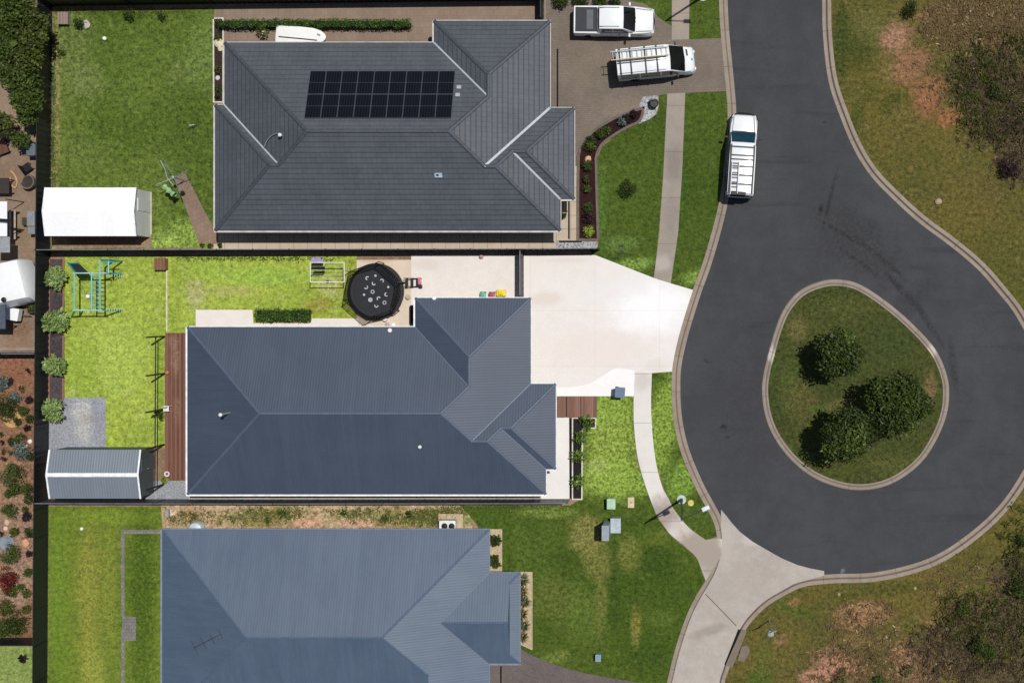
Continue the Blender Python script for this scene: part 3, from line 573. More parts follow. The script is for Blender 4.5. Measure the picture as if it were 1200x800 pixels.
def house(key, label, planes, outline, faces, ze, roof_m, cap_m, gut_m, wall_m, ridges, valleys, val_m, capw, wins, gut_wid=.11):
    """planes: name -> (side, px of its eave, pitch); a vertex is named by the planes that meet there ('e' = eave level)"""
    X = {}
    for k, (side, px, t) in planes.items():
        q = P(px, px, ze); c = q.y if side in 'NS' else q.x
        X[k] = {'N': (0, t, 1, ze + t * c), 'S': (0, -t, 1, ze - t * c), 'E': (t, 0, 1, ze + t * c), 'W': (-t, 0, 1, ze - t * c), 'V': (1, 0, 0, c)}[side]
    X['e'] = (0, 0, 1, ze)
    def V(s):
        r = np.array([X[k] for k in s.split('.')]); return Vector(np.linalg.solve(r[:, :3], r[:, 3]))
    corner = [V(s) for s in outline]; base = Vector((sum(c.x for c in corner) / len(corner), sum(c.y for c in corner) / len(corner), 0))
    h = thing('house', label, 'house', base)
    off = base
    rf = MB(); rf.uvs = []
    for pl, vs in faces:
        side, _, t = planes[pl]; pts = [V(s) for s in vs]
        nrm = (pts[1] - pts[0]).cross(pts[2] - pts[1])
        if (side != 'V' and nrm.z < 0): pts = pts[::-1]
        b = len(rf.v); rf.v += [tuple(p) for p in pts]; rf.f.append(tuple(range(b, b + len(pts))))
        sl_ = math.sqrt(1 + t * t) if side != 'V' else 1
        rf.uvs.append([((p.x if side in 'NS' else p.y), (p.z - ze) / max(t, .1) * sl_ if side != 'V' else p.z) for p in pts])
    # soffit and a thin rim under the sheets
    n = len(corner); b = len(rf.v)
    rf.v += [(c.x, c.y, ze - .03) for c in corner]; rf.f.append(tuple(b + i for i in range(n))); rf.uvs.append([(c.x, c.y) for c in corner])
    roof = rf.build('roof', roof_m, h, world=True)
    gt = MB()
    for i in range(n):
        a, c = corner[i], corner[(i + 1) % n]; d = (c - a); ln = d.length; d.normalize(); nn = Vector((d.y, -d.x, 0))
        cen = sum(corner, Vector()) / n
        # outward side: away from the roof
        mid = (a + c) / 2
        out = nn if not inside(mid + nn * .2, corner) else -nn
        wd = gut_wid if (out.x < -.5 or out.y < -.5) else gut_wid * .45
        m_ = mid + out * (wd / 2 + .004)
        gt.box((m_.x, m_.y, ze - .075 + .0012 * i), (ln + (wd * 1.6 if i % 2 == 0 else -.02), wd, .11), math.atan2(d.y, d.x))
    gt.build('gutter', gut_m, h, world=True)
    if ridges:
        cp = MB()
        for a, c in ridges:
            p, q = V(a), V(c); ex = (q - p).normalized() * .0
            d = (q - p).normalized(); s = Vector((d.y, -d.x, 0)).normalized(); up = s.cross(d)
            if up.z < 0: up = -up
            secs = [[(x + s * (capw * math.cos(th)) + up * (capw * .42 * math.sin(th) + (-.02))) for th in [R(180 * k / 6) for k in range(7)]] for x in (p, q)]
            cp.loft(secs)
            cp.lathe(tuple(q + up * -.02), [(capw * .98, -.05), (capw * .8, capw * .2), (capw * .3, capw * .41)], 10)
        cp.build('ridge_cap', cap_m, roof, smooth=True).location = (0, 0, 0)
        o = roof.children[-1]
        for vv in o.data.vertices: vv.co -= off
    if valleys:
        for a, c, wv in valleys:
            vl = MB()
            p, q = V(a), V(c); d = (q - p).normalized(); s = Vector((d.y, -d.x, 0)).normalized() * wv; z = Vector((0, 0, .018 + wv * .3))
            vl.add([p - s + z, p + s + z, q + s + z, q - s + z], [(0, 1, 2, 3)])
            o = vl.build('valley_flashing', val_m, roof)
            for vv in o.data.vertices: vv.co -= off
    # walls 0.45 m inside the eaves
    ins = []
    for i in range(n):
        a, c, e = corner[i - 1], corner[i], corner[(i + 1) % n]
        d1 = (c - a).normalized(); d2 = (e - c).normalized(); n1 = Vector((d1.y, -d1.x, 0)); n2 = Vector((d2.y, -d2.x, 0))
        if inside((a + c) / 2 + n1 * .2, corner) is False: n1 = -n1
        if inside((c + e) / 2 + n2 * .2, corner) is False: n2 = -n2
        ins.append(c + (n1 + n2) * .45)
    wl = MB().prism([(p.x, p.y) for p in ins], -.05, ze - .035).build('wall', wall_m, h, world=True)
    # openings: (wall index, position along the wall 0..1, width, sill height, head height, kind)
    for (i, f, wd, z0, z1, kind) in wins:
        a, c = ins[i], ins[(i + 1) % n]; d = (c - a).normalized(); nn = Vector((d.y, -d.x, 0)); 
        if inside((a + c) / 2 + nn * .2, ins): nn = -nn
        m_ = a + (c - a) * f; rz = math.atan2(d.y, d.x); zc = (z0 + z1) / 2; hh = z1 - z0
        def at(o_, z): q = m_ + nn * o_; return (q.x, q.y, z)
        if kind == 'window':
            fr = MB()
            for sx in (-1, 0, 1): fr.box(tuple(Vector(at(.012, zc)) + d * sx * (wd / 2 - .03)), (.06, .06, hh), rz)
            for zz in (z0 + .03, z1 - .03): fr.box(at(.0135, zz), (wd - .002, .058, .06), rz)
            wo = fr.build('window', frame_m, h, world=True)
            pn = MB().box(at(.006, zc), (wd - .04, .02, hh - .04), rz).build('pane', glass(), wo); sh(pn, off)
            si = MB().box(at(.05, z0 - .035), (wd + .1, .13, .06), rz).build('sill', render_w, wo); sh(si, off)
        elif kind == 'door':
            dr = MB().box(at(.012, zc), (wd, .05, hh), rz).build('door', door_m, h, world=True)
            hd = MB().box(tuple(Vector(at(.06, z0 + 1.)) + d * (wd * .4)), (.04, .06, .25), rz).build('handle', flash_m, dr); sh(hd, off)
        else:
            gd = MB()
            for k in range(5): gd.box(at(.012 + .004 * (k % 2), z0 + (k + .5) * hh / 5), (wd, .05, hh / 5 - .012), rz)
            gd.build('garage_door', garage_m, h, world=True)
    return h, roof, V
def sh(o, off):
    for vv in o.data.vertices: vv.co -= off
def inside(p, poly):
    r = False; n = len(poly)
    for i in range(n):
        a, b = poly[i], poly[(i + 1) % n]
        if (a.y > p.y) != (b.y > p.y) and p.x < (b.x - a.x) * (p.y - a.y) / (b.y - a.y) + a.x: r = not r
    return r

T_ = TAN
h1, roof1, V1 = house('tiled', 'large house with dark grey tiled hip roof carrying the solar panels', {
    'N': ('N', 50, T_), 'S': ('S', 270.3, T_), 'W': ('W', 263, T_), 'w': ('W', 252, T_), 'm': ('N', 123, T_), 'n': ('N', 24.5, T_), 'x': ('W', 508.5, T_), 'E': ('E', 644.5, T_),
    'p': ('N', 126.5, T_), 'f': ('E', 673, T_), 's': ('S', 233.5, T_), 'y': ('E', 656.8, T_)},
    ['N.W.e', 'N.x.e', 'n.x.e', 'n.E.e', 'E.p.e', 'p.f.e', 'f.s.e', 's.y.e', 'y.S.e', 'S.w.e', 'w.m.e', 'm.W.e'],
    [('N', ['N.W.e', 'N.x.e', 'N.x.E', 'N.S.E', 'N.S.W']), ('W', ['N.W.e', 'N.S.W', 'm.S.W', 'm.W.e']), ('w', ['w.m.e', 'w.m.S', 'w.S.e']), ('m', ['w.m.e', 'm.W.e', 'm.S.W', 'w.m.S']),
     ('S', ['w.S.e', 'w.m.S', 'm.S.W', 'N.S.W', 'N.S.E', 'S.E.p', 'S.p.y', 'S.y.e']), ('x', ['n.x.e', 'n.x.E', 'N.x.E', 'N.x.e']), ('n', ['n.x.e', 'n.E.e', 'n.x.E']),
     ('E', ['n.E.e', 'n.x.E', 'N.x.E', 'N.S.E', 'S.E.p', 'E.p.e']), ('p', ['E.p.e', 'S.E.p', 'S.p.y', 'p.y.s', 'p.s.f', 'p.f.e']), ('f', ['p.f.e', 'p.s.f', 'f.s.e']),
     ('s', ['f.s.e', 'p.s.f', 'p.y.s', 's.y.e']), ('y', ['s.y.e', 'p.y.s', 'S.p.y', 'S.y.e'])],
    2.6, tiles, cap_d, gut_c, brick_w,
    [('N.W.e', 'N.S.W'), ('N.S.W', 'm.S.W'), ('m.S.W', 'w.m.S'), ('w.m.e', 'w.m.S'), ('w.S.e', 'w.m.S'), ('N.S.W', 'N.S.E'), ('N.S.E', 'N.x.E'), ('N.x.E', 'n.x.E'), ('n.x.e', 'n.x.E'), ('n.E.e', 'n.x.E'),
     ('N.S.E', 'S.E.p'), ('S.E.p', 'S.p.y'), ('S.y.e', 'S.p.y'), ('S.p.y', 'p.y.s'), ('p.y.s', 'p.s.f'), ('p.f.e', 'p.s.f'), ('f.s.e', 'p.s.f')],
    [('m.W.e', 'm.S.W', .05), ('N.x.e', 'N.x.E', .05), ('E.p.e', 'S.E.p', .075), ('s.y.e', 'p.y.s', .06)], flash_m, .125,
    [(3, .5, 4.8, 0, 2.15, 'garage'), (5, .5, 1.5, .9, 2.1, 'window'), (7, .5, .95, .02, 2.1, 'door'), (8, .2, 1.8, .9, 2.1, 'window'), (8, .5, 1.2, 1.2, 2.1, 'window'), (8, .8, 1.8, .9, 2.1, 'window'),
     (9, .35, 2.4, .05, 2.1, 'window'), (9, .75, 1.5, .9, 2.1, 'window'), (11, .5, 1.5, .9, 2.1, 'window'), (0, .25, 1.8, .9, 2.1, 'window'), (0, .7, 1.5, .9, 2.1, 'window'), (2, .5, 1.5, .9, 2.1, 'window')])
common_faces = [('N', ['N.W.e', 'N.x.e', 'N.x.E', 'N.S.E', 'N.S.W']), ('W', ['N.W.e', 'N.S.W', 'S.W.e']), ('S', ['S.W.e', 'N.S.W', 'N.S.E', 'S.E.p', 'S.p.y', 'S.y.e']), ('x', ['n.x.e', 'n.x.E', 'N.x.E', 'N.x.e']), ('n', ['n.x.e', 'n.E.e', 'n.x.E']),
     ('E', ['n.E.e', 'n.x.E', 'N.x.E', 'N.S.E', 'S.E.p', 'E.p.e']), ('p', ['E.p.e', 'S.E.p', 'S.p.y', 'p.y.s', 'p.s.f', 'p.f.e']), ('f', ['p.f.e', 'p.s.f', 'f.s.e']), ('s', ['f.s.e', 'p.s.f', 'p.y.s', 's.y.e']), ('y', ['s.y.e', 'p.y.s', 'S.p.y', 'S.y.e'])]
h2, roof2, V2 = house('metal', 'middle house with dark blue ribbed metal hip roof beside the pale driveway', {
    'N': ('N', 383, T_), 'S': ('S', 579, T_), 'W': ('W', 219.5, T_), 'n': ('N', 349, T_), 'x': ('W', 486.5, T_), 'E': ('E', 622, T_), 'p': ('N', 449.5, T_), 'f': ('E', 651.3, T_), 's': ('S', 549.5, T_), 'y': ('E', 639.8, T_)},
    ['N.W.e', 'N.x.e', 'n.x.e', 'n.E.e', 'E.p.e', 'p.f.e', 'f.s.e', 's.y.e', 'y.S.e', 'S.W.e'], common_faces, 2.6, steel_a, cap_b, gut_w, render_w,
    [('N.W.e', 'N.S.W'), ('S.W.e', 'N.S.W'), ('N.S.W', 'N.S.E'), ('N.S.E', 'N.x.E'), ('N.x.E', 'n.x.E'), ('n.x.e', 'n.x.E'), ('n.E.e', 'n.x.E'), ('N.S.E', 'S.E.p'), ('S.E.p', 'S.p.y'), ('S.y.e', 'S.p.y'), ('S.p.y', 'p.y.s'), ('p.y.s', 'p.s.f'), ('p.f.e', 'p.s.f'), ('f.s.e', 'p.s.f')],
    [('N.x.e', 'N.x.E', .02), ('E.p.e', 'S.E.p', .03), ('s.y.e', 'p.y.s', .03)], flash_b, .09,
    [(3, .5, 4.8, 0, 2.15, 'garage'), (5, .5, 2.4, .6, 2.1, 'window'), (7, .5, .95, .1, 2.1, 'door'), (8, .2, 1.8, .9, 2.1, 'window'), (8, .6, 1.2, 1.2, 2.1, 'window'), (9, .3, 2.4, .05, 2.1, 'window'), (9, .7, 2.4, .05, 2.1, 'window'), (0, .25, 1.8, .9, 2.1, 'window'), (0, .75, 1.5, .9, 2.1, 'window')])
h3, roof3, V3 = house('plain', 'bottom house with plain pale blue metal hip roof beside the striped lawn', {
    'N': ('N', 620, T_), 'S': ('S', 849, T_), 'W': ('W', 190, T_), 'E': ('E', 573.2, T_), 'p': ('N', 671, T_), 's': ('S', 777, T_), 'f': ('E', 609, T_), 'g': ('V', 598, 0), 'v': ('W', 442, T_), 'z': ('S', 905, T_)},
    ['N.W.e', 'N.E.e', 'E.p.e', 'p.f.e', 'f.s.e', 's.E.e', 'E.z.e', 'z.v.e', 'v.S.e', 'S.W.e'],
    [('N', ['N.W.e', 'N.E.e', 'N.S.E', 'N.S.W']), ('W', ['N.W.e', 'N.S.W', 'S.W.e']), ('S', ['S.W.e', 'N.S.W', 'N.S.E', 'S.E.v', 'v.S.e']), ('E', ['N.E.e', 'N.S.E', 'S.E.v', 'E.z.v', 'E.z.e', 's.E.e', 'p.s.E', 'E.p.e']),
     ('p', ['E.p.e', 'p.s.E', 'p.s.g', 'p.f.g', 'p.f.e']), ('f', ['p.f.e', 'p.f.g', 'f.s.g', 'f.s.e']), ('s', ['f.s.e', 'f.s.g', 'p.s.g', 'p.s.E', 's.E.e']), ('g', ['p.f.g', 'p.s.g', 'f.s.g']),
     ('v', ['v.S.e', 'S.E.v', 'E.z.v', 'z.v.e']), ('z', ['E.z.e', 'E.z.v', 'z.v.e'])], 2.6, steel_b, cap_c, gut_d, render_g,
    [('N.W.e', 'N.S.W'), ('S.W.e', 'N.S.W'), ('N.S.W', 'N.S.E'), ('N.E.e', 'N.S.E'), ('N.S.E', 'S.E.v'), ('p.s.E', 'p.s.g'), ('p.f.e', 'p.f.g'), ('f.s.e', 'f.s.g')],
    [('E.p.e', 'p.s.E', .03)], plain('dark_grey_flashing', '#4a5464', .5), .07,  # valley flashing in its own dark grey
    [(1, .5, 1.8, .9, 2.1, 'window'), (3, .5, 2.4, .7, 2.1, 'window'), (5, .2, .95, .02, 2.1, 'door'), (0, .3, 1.8, .9, 2.1, 'window'), (0, .75, 1.5, .9, 2.1, 'window'), (9, .4, 2.4, .05, 2.1, 'window')])
# white west gutter of the bottom house stands out in the photograph: its own lighter board
o = MB().box((P(189.2, 0, 2.55).x, P(0, 735, 2.55).y, 2.53), (.1, 12.2, .1)).build('gutter', gut_c, h3, world=True); o['label'] = 'pale gutter along the lawn side'

# ---- things on the roofs
def roofz(px, py, V=None, plane=None):
    """height of the roof seen at a pixel: march the view ray down to the roof meshes"""
    dg = bpy.context.evaluated_depsgraph_get()
    o = Vector(co.location); d = (P(px, py, 0) - o).normalized()
    ok, loc, nor, *_ = S.ray_cast(dg, o, d)
    return loc, nor
bpy.context.view_layer.update()
cell_m = plain('solar_cells', '#0b0c12', .18, .6, 0, .25, 4); pframe = plain('panel_frame', '#494c52', .5, .4); busbar = plain('panel_busbars', '#1f2128', .4)
# array corners sit on the north slope; panels 1.05 x 1.72 m
nz = TAN; cN = P(50, 50, 2.6).y
def slope_pt(px, py):
    z = 2.6
    for _ in range(12): z = 2.6 + TAN * (cN - P(px, py, z).y)
    return P(px, py, z)
A0, A1, A2 = slope_pt(364.3, 84.3), slope_pt(533.8, 84.3), slope_pt(357, 139.4)
pw = (A1 - A0).length / 9; ex = (A1 - A0).normalized(); ey = (A2 - A0); ph = ey.length / 2; up = Vector((0, math.sin(R(22.5)), math.cos(R(22.5)))); ey = ex.cross(up) if ex.cross(up).y < 0 else -ex.cross(up)
rotm = Matrix((ex, -ey, up)).transposed().to_4x4()
first = None
for r in range(2):
    for c in range(9):
        q = A0 + ex * pw * (c + .5) + ey * ph * (r + .5) + up * .09
        if first is None:
            first = thing('solar_panel', 'black solar panel in the two row array on the grey tiled roof', 'solar panel', (0, 0, 0), group='solar panels on the tiled roof')
            w2, h2_ = pw / 2 - .007, ph / 2 - .007
            mb = MB()
            for sx in (-1, 1): mb.box((sx * (w2 - .012), 0, 0), (.024, 2 * h2_, .04))
            for sy in (-1, 1): mb.box((0, sy * (h2_ - .012), .0006), (2 * w2 - .002, .024, .04))
            mb.box((0, 0, .0045), (2 * w2 - .05, .018, .03)); mb.build('frame', pframe, first)
            MB().box((0, 0, 0), (2 * w2 - .04, 2 * h2_ - .04, .03)).build('cells', cell_m, first)
            mb = MB()
            for k in range(1, 6): mb.box((-w2 + k * 2 * w2 / 6, 0, .0155), (.022, 2 * h2_ - .07, .002))
            mb.build('busbars', busbar, first); p_ = first
        else: p_ = copy_tree(first)
        p_.matrix_world = Matrix.Translation(q) @ rotm
iso = plain('grey_isolator_box', '#aab0b6', .5)
for k, (px, py) in enumerate(((538, 103), (536.5, 112))):
    q = slope_pt(px, py) + up * .06; mb = MB(); mb.box((0, 0, 0), (.28, .24, .1)); o = mb.build('isolator_box', iso, None, bevel=.015); o.matrix_world = Matrix.Translation(q) @ rotm
    tag(o, ['upper', 'lower'][k] + ' small grey box right of the solar panels', 'junction box', 'isolator boxes by the solar panels')
def flue(name, px, py, h, r, lab, cowl=True, parent=None, cat='vent'):
    loc, nor = roofz(px, py)
    b = thing(name, lab, cat, loc)
    MB().tube([(0, 0, -.1), (0, 0, h)], r, 12).build('pipe', flash_m, b)
    if cowl: MB().lathe((0, 0, h - .04), [(r * 1.3, 0), (r * 2.1, .05), (r * 2.0, .14), (r * .9, .2)], 16).build('cowl', pvc, b, smooth=True)
    MB().lathe((0, 0, 0), [(r * 2.6, -.12), (r * 2.2, .06), (r * 1.1, .1)], 14).build('collar', cap_d, b, smooth=True)
    return b
flue('roof_flue', 268.5, 483.5, 1.4, .055, 'white capped flue pipe on the west slope of the middle roof')
flue('roof_vent', 493, 523, .22, .055, 'small white vent on the dark south slope of the middle roof')
loc, nor = roofz(514, 205.5); b = thing('roof_vent', 'pale square vent low on the dark south slope of the tiled roof', 'vent', loc)
MB().box((0, 0, .05), (.48, .28, .12), 0, 0, R(-22.5) * -1).build('housing', plain('pale_blue_vent', '#a9b9c6', .5), b, bevel=.02); MB().box((-.05, 0, .115), (.14, .12, .03), 0, 0, R(22.5)).build('grille', frame_m, b)
# television aerials: mast, boom and elements
def aerial(px, py, h, ang, lab, n=8, boom=1.9, el=.5):
    loc, nor = roofz(px, py); b = thing('tv_aerial', lab, 'aerial', loc)
    m_ = plain('aerial_metal', '#6b6f74', .4, .6, .6)
    MB().tube([(0, 0, -.1), (0, 0, h)], .03).build('mast', m_, b)
    d = Vector((math.cos(R(ang)), math.sin(R(ang)), 0)); s = Vector((-d.y, d.x, 0)); mb = MB()
    mb.tube([Vector((0, 0, h - .05)) - d * boom * .5, Vector((0, 0, h - .05)) + d * boom * .5], .022)
    for k in range(n):
        c = Vector((0, 0, h - .03)) + d * boom * (k / (n - 1) - .5); e = el * (.55 + .45 * (1 - k / n)) * .5
        mb.tube([c - s * e, c + s * e], .012, 6)
    mb.build('antenna', m_, b)
    return b
aerial(247, 748, .7, 28, 'thin television aerial on the west slope of the pale blue roof', 4, 1.9, .9)
loc, nor = roofz(331, 159.5); b = thing('roof_flue', 'white capped flue pipe with bent cable on the tiled roof', 'vent', loc)
MB().tube([(0, 0, -.1), (0, 0, .45)], .05, 10).build('pipe', flash_m, b); MB().lathe((0, 0, .42), [(.07, 0), (.12, .04), (.11, .12), (.04, .17)], 14).build('cowl', pvc, b, smooth=True)
pts = []
for px, py in spline([(330, 158), (325, 157), (319, 160), (314, 166), (311, 173)], 4):
    l_, _n = V1('N.S.W'), 0
    z = 2.6
    cW = P(263, 263, 2.6).x
    for _ in range(12): z = 2.6 + TAN * (P(px, py, z).x - cW)
    pts.append(P(px, py, z) + Vector((0, 0, .22)) - loc)
MB().tube(pts, .028, 6).build('cable', plain('grey_cable', '#7f858c', .5), b)

# ================================================================ sheds
def corr_mat(name, c1, c2, **k): return ribbed_mat(name, c1, c2, pitch=.16, **k)
def shed(lab, x0, x1, y0, y1, ze, zr, roof_m, wall_m, trim_m, ridge=True, over=.06, door_side=1):
    """gable shed, ridge along x; pixel extents of the walls on the ground"""
    a, c = P(x0, y1, 0), P(x1, y0, 0); b = thing('garden_shed', lab, 'shed', ((a.x + c.x) / 2, (a.y + c.y) / 2, 0))
    hx, hy = (c.x - a.x) / 2, (c.y - a.y) / 2
    mb = MB()
    v = [(-hx, -hy, -.03), (hx, -hy, -.03), (hx, hy, -.03), (-hx, hy, -.03), (-hx, -hy, ze - .02), (hx, -hy, ze - .02), (hx, hy, ze - .02), (-hx, hy, ze - .02), (-hx, 0, zr - .03), (hx, 0, zr - .03)]
    mb.uvs = []
    mb.v = v; mb.f = [(0, 1, 5, 4), (1, 2, 6, 9, 5), (2, 3, 7, 6), (3, 0, 4, 8, 7)]
    for f in mb.f: mb.uvs.append([((v[i][0] if f in (mb.f[0], mb.f[2]) else v[i][1]), v[i][2]) for i in f])
    # end walls carry horizontal cladding: swap the texture axes there
    for k in (1, 3): mb.uvs[k] = [(q[1], q[0]) for q in mb.uvs[k]]
    mb.build('wall', wall_m, b)
    rf = MB(); rf.uvs = []; sl_ = (zr - ze) / hy
    ox, oy = hx + over, hy + over
    for s in (-1, 1):
        f = [(-ox, s * oy, zr - sl_ * oy), (ox, s * oy, zr - sl_ * oy), (ox, 0, zr), (-ox, 0, zr)]
        if s > 0: f = f[::-1]
        bb = len(rf.v); rf.v += f; rf.f.append(tuple(range(bb, bb + 4))); rf.uvs.append([(q[0], abs(q[1])) for q in f])
    r_ = rf.build('roof', roof_m, b)
    for sx in (-1, 1):
        tr = MB()
        for s in (-1, 1):
            p, q = Vector((sx * (ox - .01), s * oy, zr - sl_ * oy + .015)), Vector((sx * (ox - .01), 0, zr + .015))
            d = (q - p); tr.box(tuple((p + q) / 2 + Vector((0, 0, .002 * s))), (.1, d.length, .05), 0, 0, math.atan2(d.z, d.y) if s < 0 else math.atan2(-d.z, -d.y))
        tr.build('barge_trim', trim_m, r_)
    if ridge: MB().loft([[(x, .13 * math.cos(R(t)), zr + .005 + .05 * math.sin(R(t))) for t in (0, 45, 90, 135, 180)] for x in (-ox, ox)]).build('ridge_cap', trim_m, r_)
    dm = MB().box((hx + .02 if door_side > 0 else -hx - .02, hy * .35, .98), (.04, .8, 1.9)); d_ = dm.build('door', frame_m if door_side < 0 else wall_m, b)
    MB().box((hx + .06 if door_side > 0 else -hx - .06, hy * .35 - .3, 1.), (.03, .04, .14)).build('handle', flash_m, d_)
    return b
white_roof = ribbed_mat('bright_white_roof_sheets', '#fafafa', '#f6f7f7', .45, .5, .16, .03, line=.0)
grey_wall = ribbed_mat('grey_shed_cladding', '#e4e4e2', '#dcdcda', .6, .4, .14, .5); dark_wall = ribbed_mat('charcoal_shed_cladding', '#566064', '#4e585c', .6, .4, .12, .3)
grey_roof = ribbed_mat('mid_grey_roof_sheets', '#78818b', '#737c86', .5, .5, .17, .3)
shed('white roofed garden shed with grey clad end wall on the dark lawn', 75.5, 176.5, 225, 278, 2.3, 2.62, white_roof, grey_wall, plain('white_barge', '#eef0f0', .5), ridge=False)
tag(MB().box(P(177.3, 250, .04), (.09, 2.78, .08)).build('slab_edge', cream_edge), 'thin cream kerb at the foot of the white shed', 'kerb')
shed('grey ribbed garden shed with white ridge and charcoal end wall', 78.5, 180.5, 523.5, 577, 2.12, 2.5, grey_roof, dark_wall, plain('white_barge', '#eef0f0', .5))
# ================================================================ fences
def fence_mat(name, c):
    t = NT(name); n = t.noise(t.pos(), 1.2, 4); n2 = t.noise(t.pos(), 9, 3)
    col = t.mix(1., c, t.gray(t.math('ADD', t.rng(n, .3, .7, .86, 1.14), t.rng(n2, .3, .7, -.06, .06))), 'MULTIPLY')
    return t.fin(col, .5, .4)
f_char = fence_mat('charcoal_steel_fence', '#1d2025'); f_black = fence_mat('black_steel_fence', '#15171a'); f_grey = fence_mat('slate_steel_fence', '#45484d'); f_cap = fence_mat('steel_fence_capping', '#6f7277')
def fence(lab, pts, h=1.8, m=None, cap=None, bay=2.38, name='steel_fence', skip_posts=False):
    m = m or f_char; a0 = P(*pts[0]); b = thing(name, lab, 'fence', a0)
    pan, cp, lp, posts = MB(), MB(), MB(), []
    for (p, q) in zip(pts, pts[1:]):
        a, c = P(*p), P(*q); d = c - a; ln = d.length; d.normalize(); nn = Vector((-d.y, d.x, 0)); rz = math.atan2(d.y, d.x)
        n = max(2, int(ln / .1)); v = []
        for i in range(n + 1):
            o_ = nn * (.016 if (i // 1) % 4 in (1, 2) else -.016); e = a + d * ln * i / n + o_; v += [(e.x, e.y, .03), (e.x, e.y, h - .03)]
        pan.add(v, [(2 * i, 2 * i + 2, 2 * i + 3, 2 * i + 1) for i in range(n)])
        mid = (a + c) / 2; cp.box((mid.x, mid.y, h - .015), (ln, .055, .045), rz); lp.box((mid.x, mid.y, .04), (ln, .05, .07), rz)
        k = max(1, round(ln / bay))
        for i in range(k + 1): posts.append((a + d * ln * i / k, rz))
    pan.build('panel', m, b, world=True); cp.build('top_rail', cap or m, b, world=True); lp.build('bottom_rail', m, b, world=True)
    me = None
    for e, rz in posts:
        if me is None:
            po = MB().box((0, 0, h / 2), (.07, .075, h + .02)).build('post', m, b); me = po
        else:
            po = me.copy(); COL.objects.link(po); po.parent = b
        po.location = e - b.location; po.rotation_euler = (0, 0, rz)
    return b
fence('long charcoal steel fence between the back lawns and the western neighbours', [(61, 8), (58.8, 292.5), (56.6, 584.5), (54, 1000)])
fence('black steel fence along the top edge above the hedge', [(61, 7), (250, 4.5), (637, .5)], m=f_black)
fence('long black steel fence between the tiled house and the middle house', [(58, 294.3), (640, 293), (702, 292.3)], m=f_black, cap=f_cap)
fence('slate grey steel fence between the middle house and the bottom house', [(56.5, 584.6), (330, 585), (667, 584.6)], m=f_grey, cap=f_cap)
fence('short black gate fence between patio and pale driveway', [(613.4, 295), (613.4, 347)], m=f_black, cap=f_cap)
fence('short black side gate beside the tiled house garage', [(637, 2), (637, 27)], m=f_black)
fence('dark fence between the caravan yard and the red garden', [(-60, 413.3), (57.3, 413.3)], m=f_black, cap=f_cap)
fence('dark fence between the red garden and the bottom left lawn', [(-60, 747), (55, 747)], m=f_char)

# ================================================================ trees, shrubs, hedges
bark = plain('tree_bark', '#4a3b2e', .9, .2, 0, .3, 6)
lf_dark = leaf_mat('dark_tree_leaves', '#222e0e', '#4a5c1c', '#6f7c34'); lf_mid = leaf_mat('mid_green_leaves', '#2c3d14', '#5a6d28', '#7f8f40')
lf_olive = leaf_mat('olive_leaves', '#333e18', '#626c2a', '#8a8c48'); lf_pale = leaf_mat('pale_broad_leaves', '#4d6a30', '#9cb26a', '#cdd6a2', .15); lf_isl = leaf_mat('island_tree_leaves', '#1d290a', '#4e5e1e', '#88943e', .1); lf_hedge = leaf_mat('hedge_leaves', '#2c4a16', '#587a2a', '#7c9a45')
lf_lime = leaf_mat('lime_strappy_leaves', '#6f8a2a', '#a9b84a', '#d6cf62'); lf_dry = leaf_mat('dry_grass_blades', '#4d4a2a', '#8b7d50', '#c0ab7a'); lf_blue = leaf_mat('grey_blue_leaves', '#4a5c55', '#7d8f86', '#a2b0a6')
lf_purple = leaf_mat('dark_purple_leaves', '#231a1e', '#3f2c30', '#5a3a3c'); lf_red = leaf_mat('rust_red_leaves', '#4a1410', '#7d2418', '#97402c')
def clumps(c, r, rz, n, seed, k=.4):
    g = random.Random(seed); out = []
    for i in range(n):
        th = 2.399963 * i + g.uniform(-.4, .4); u = 1 - 1.25 * (i + .5) / n; u = max(-.35, u); s = math.sqrt(max(0, 1 - u * u)); q = g.uniform(.55, .8)
        kk = k * g.uniform(.75, 1.3)
        out.append((c[0] + r * q * s * math.cos(th), c[1] + r * q * s * math.sin(th), c[2] + rz * q * u, r * kk, r * kk, rz * kk * .9))
    return out
def tree(lab, px, py, zc, r, rz, n, mat, seed, size=.16, name='tree', cat='tree', group=None, nl=22, base=None):
    c = P(px, py, zc); b = thing(name, lab, cat, (c.x, c.y, 0), group=group); g = random.Random(seed)
    lm = clumps((c.x, c.y, zc), r, rz, nl, seed)
    tr = MB(); hh = max(.25, zc - rz * .35); tr.tube([(0, 0, -.05), (g.uniform(-.05, .05), g.uniform(-.05, .05), hh * .55), (g.uniform(-.1, .1), g.uniform(-.1, .1), hh)], [.05 + r * .045, .04 + r * .035, .03 + r * .025], 8)
    for q in lm[::max(1, nl // 8)]:
        e = Vector((q[0] - c.x, q[1] - c.y, q[2])); s0 = Vector((0, 0, hh * g.uniform(.6, .95))); tr.tube([s0, s0.lerp(e, .5) + Vector((0, 0, .08)), e], [.02 + r * .015, .015 + r * .01, .008], 6)
    tr.build('trunk', bark, b, smooth=True)
    leaves('crown', lm, n, size, mat, b, seed, aspect=.55)
    if r > .9: leaves('inner_crown', [(c.x, c.y, zc, r * .72, r * .72, rz * .7)], int(260 * r * r), size * 2.2, mat, b, seed + 500, aspect=.8, shell=.0)  # oversized inner leaves added to make the cast shadow denser
    return b
tree('dense green tree alone near the top of the traffic island', 985.5, 412.5, 2.6, 1.45, 1.2, 4600, lf_isl, 11, .2)
tree('largest dense tree on the right side of the traffic island', 1054, 474, 3.1, 1.92, 1.6, 8000, lf_isl, 12, .2)
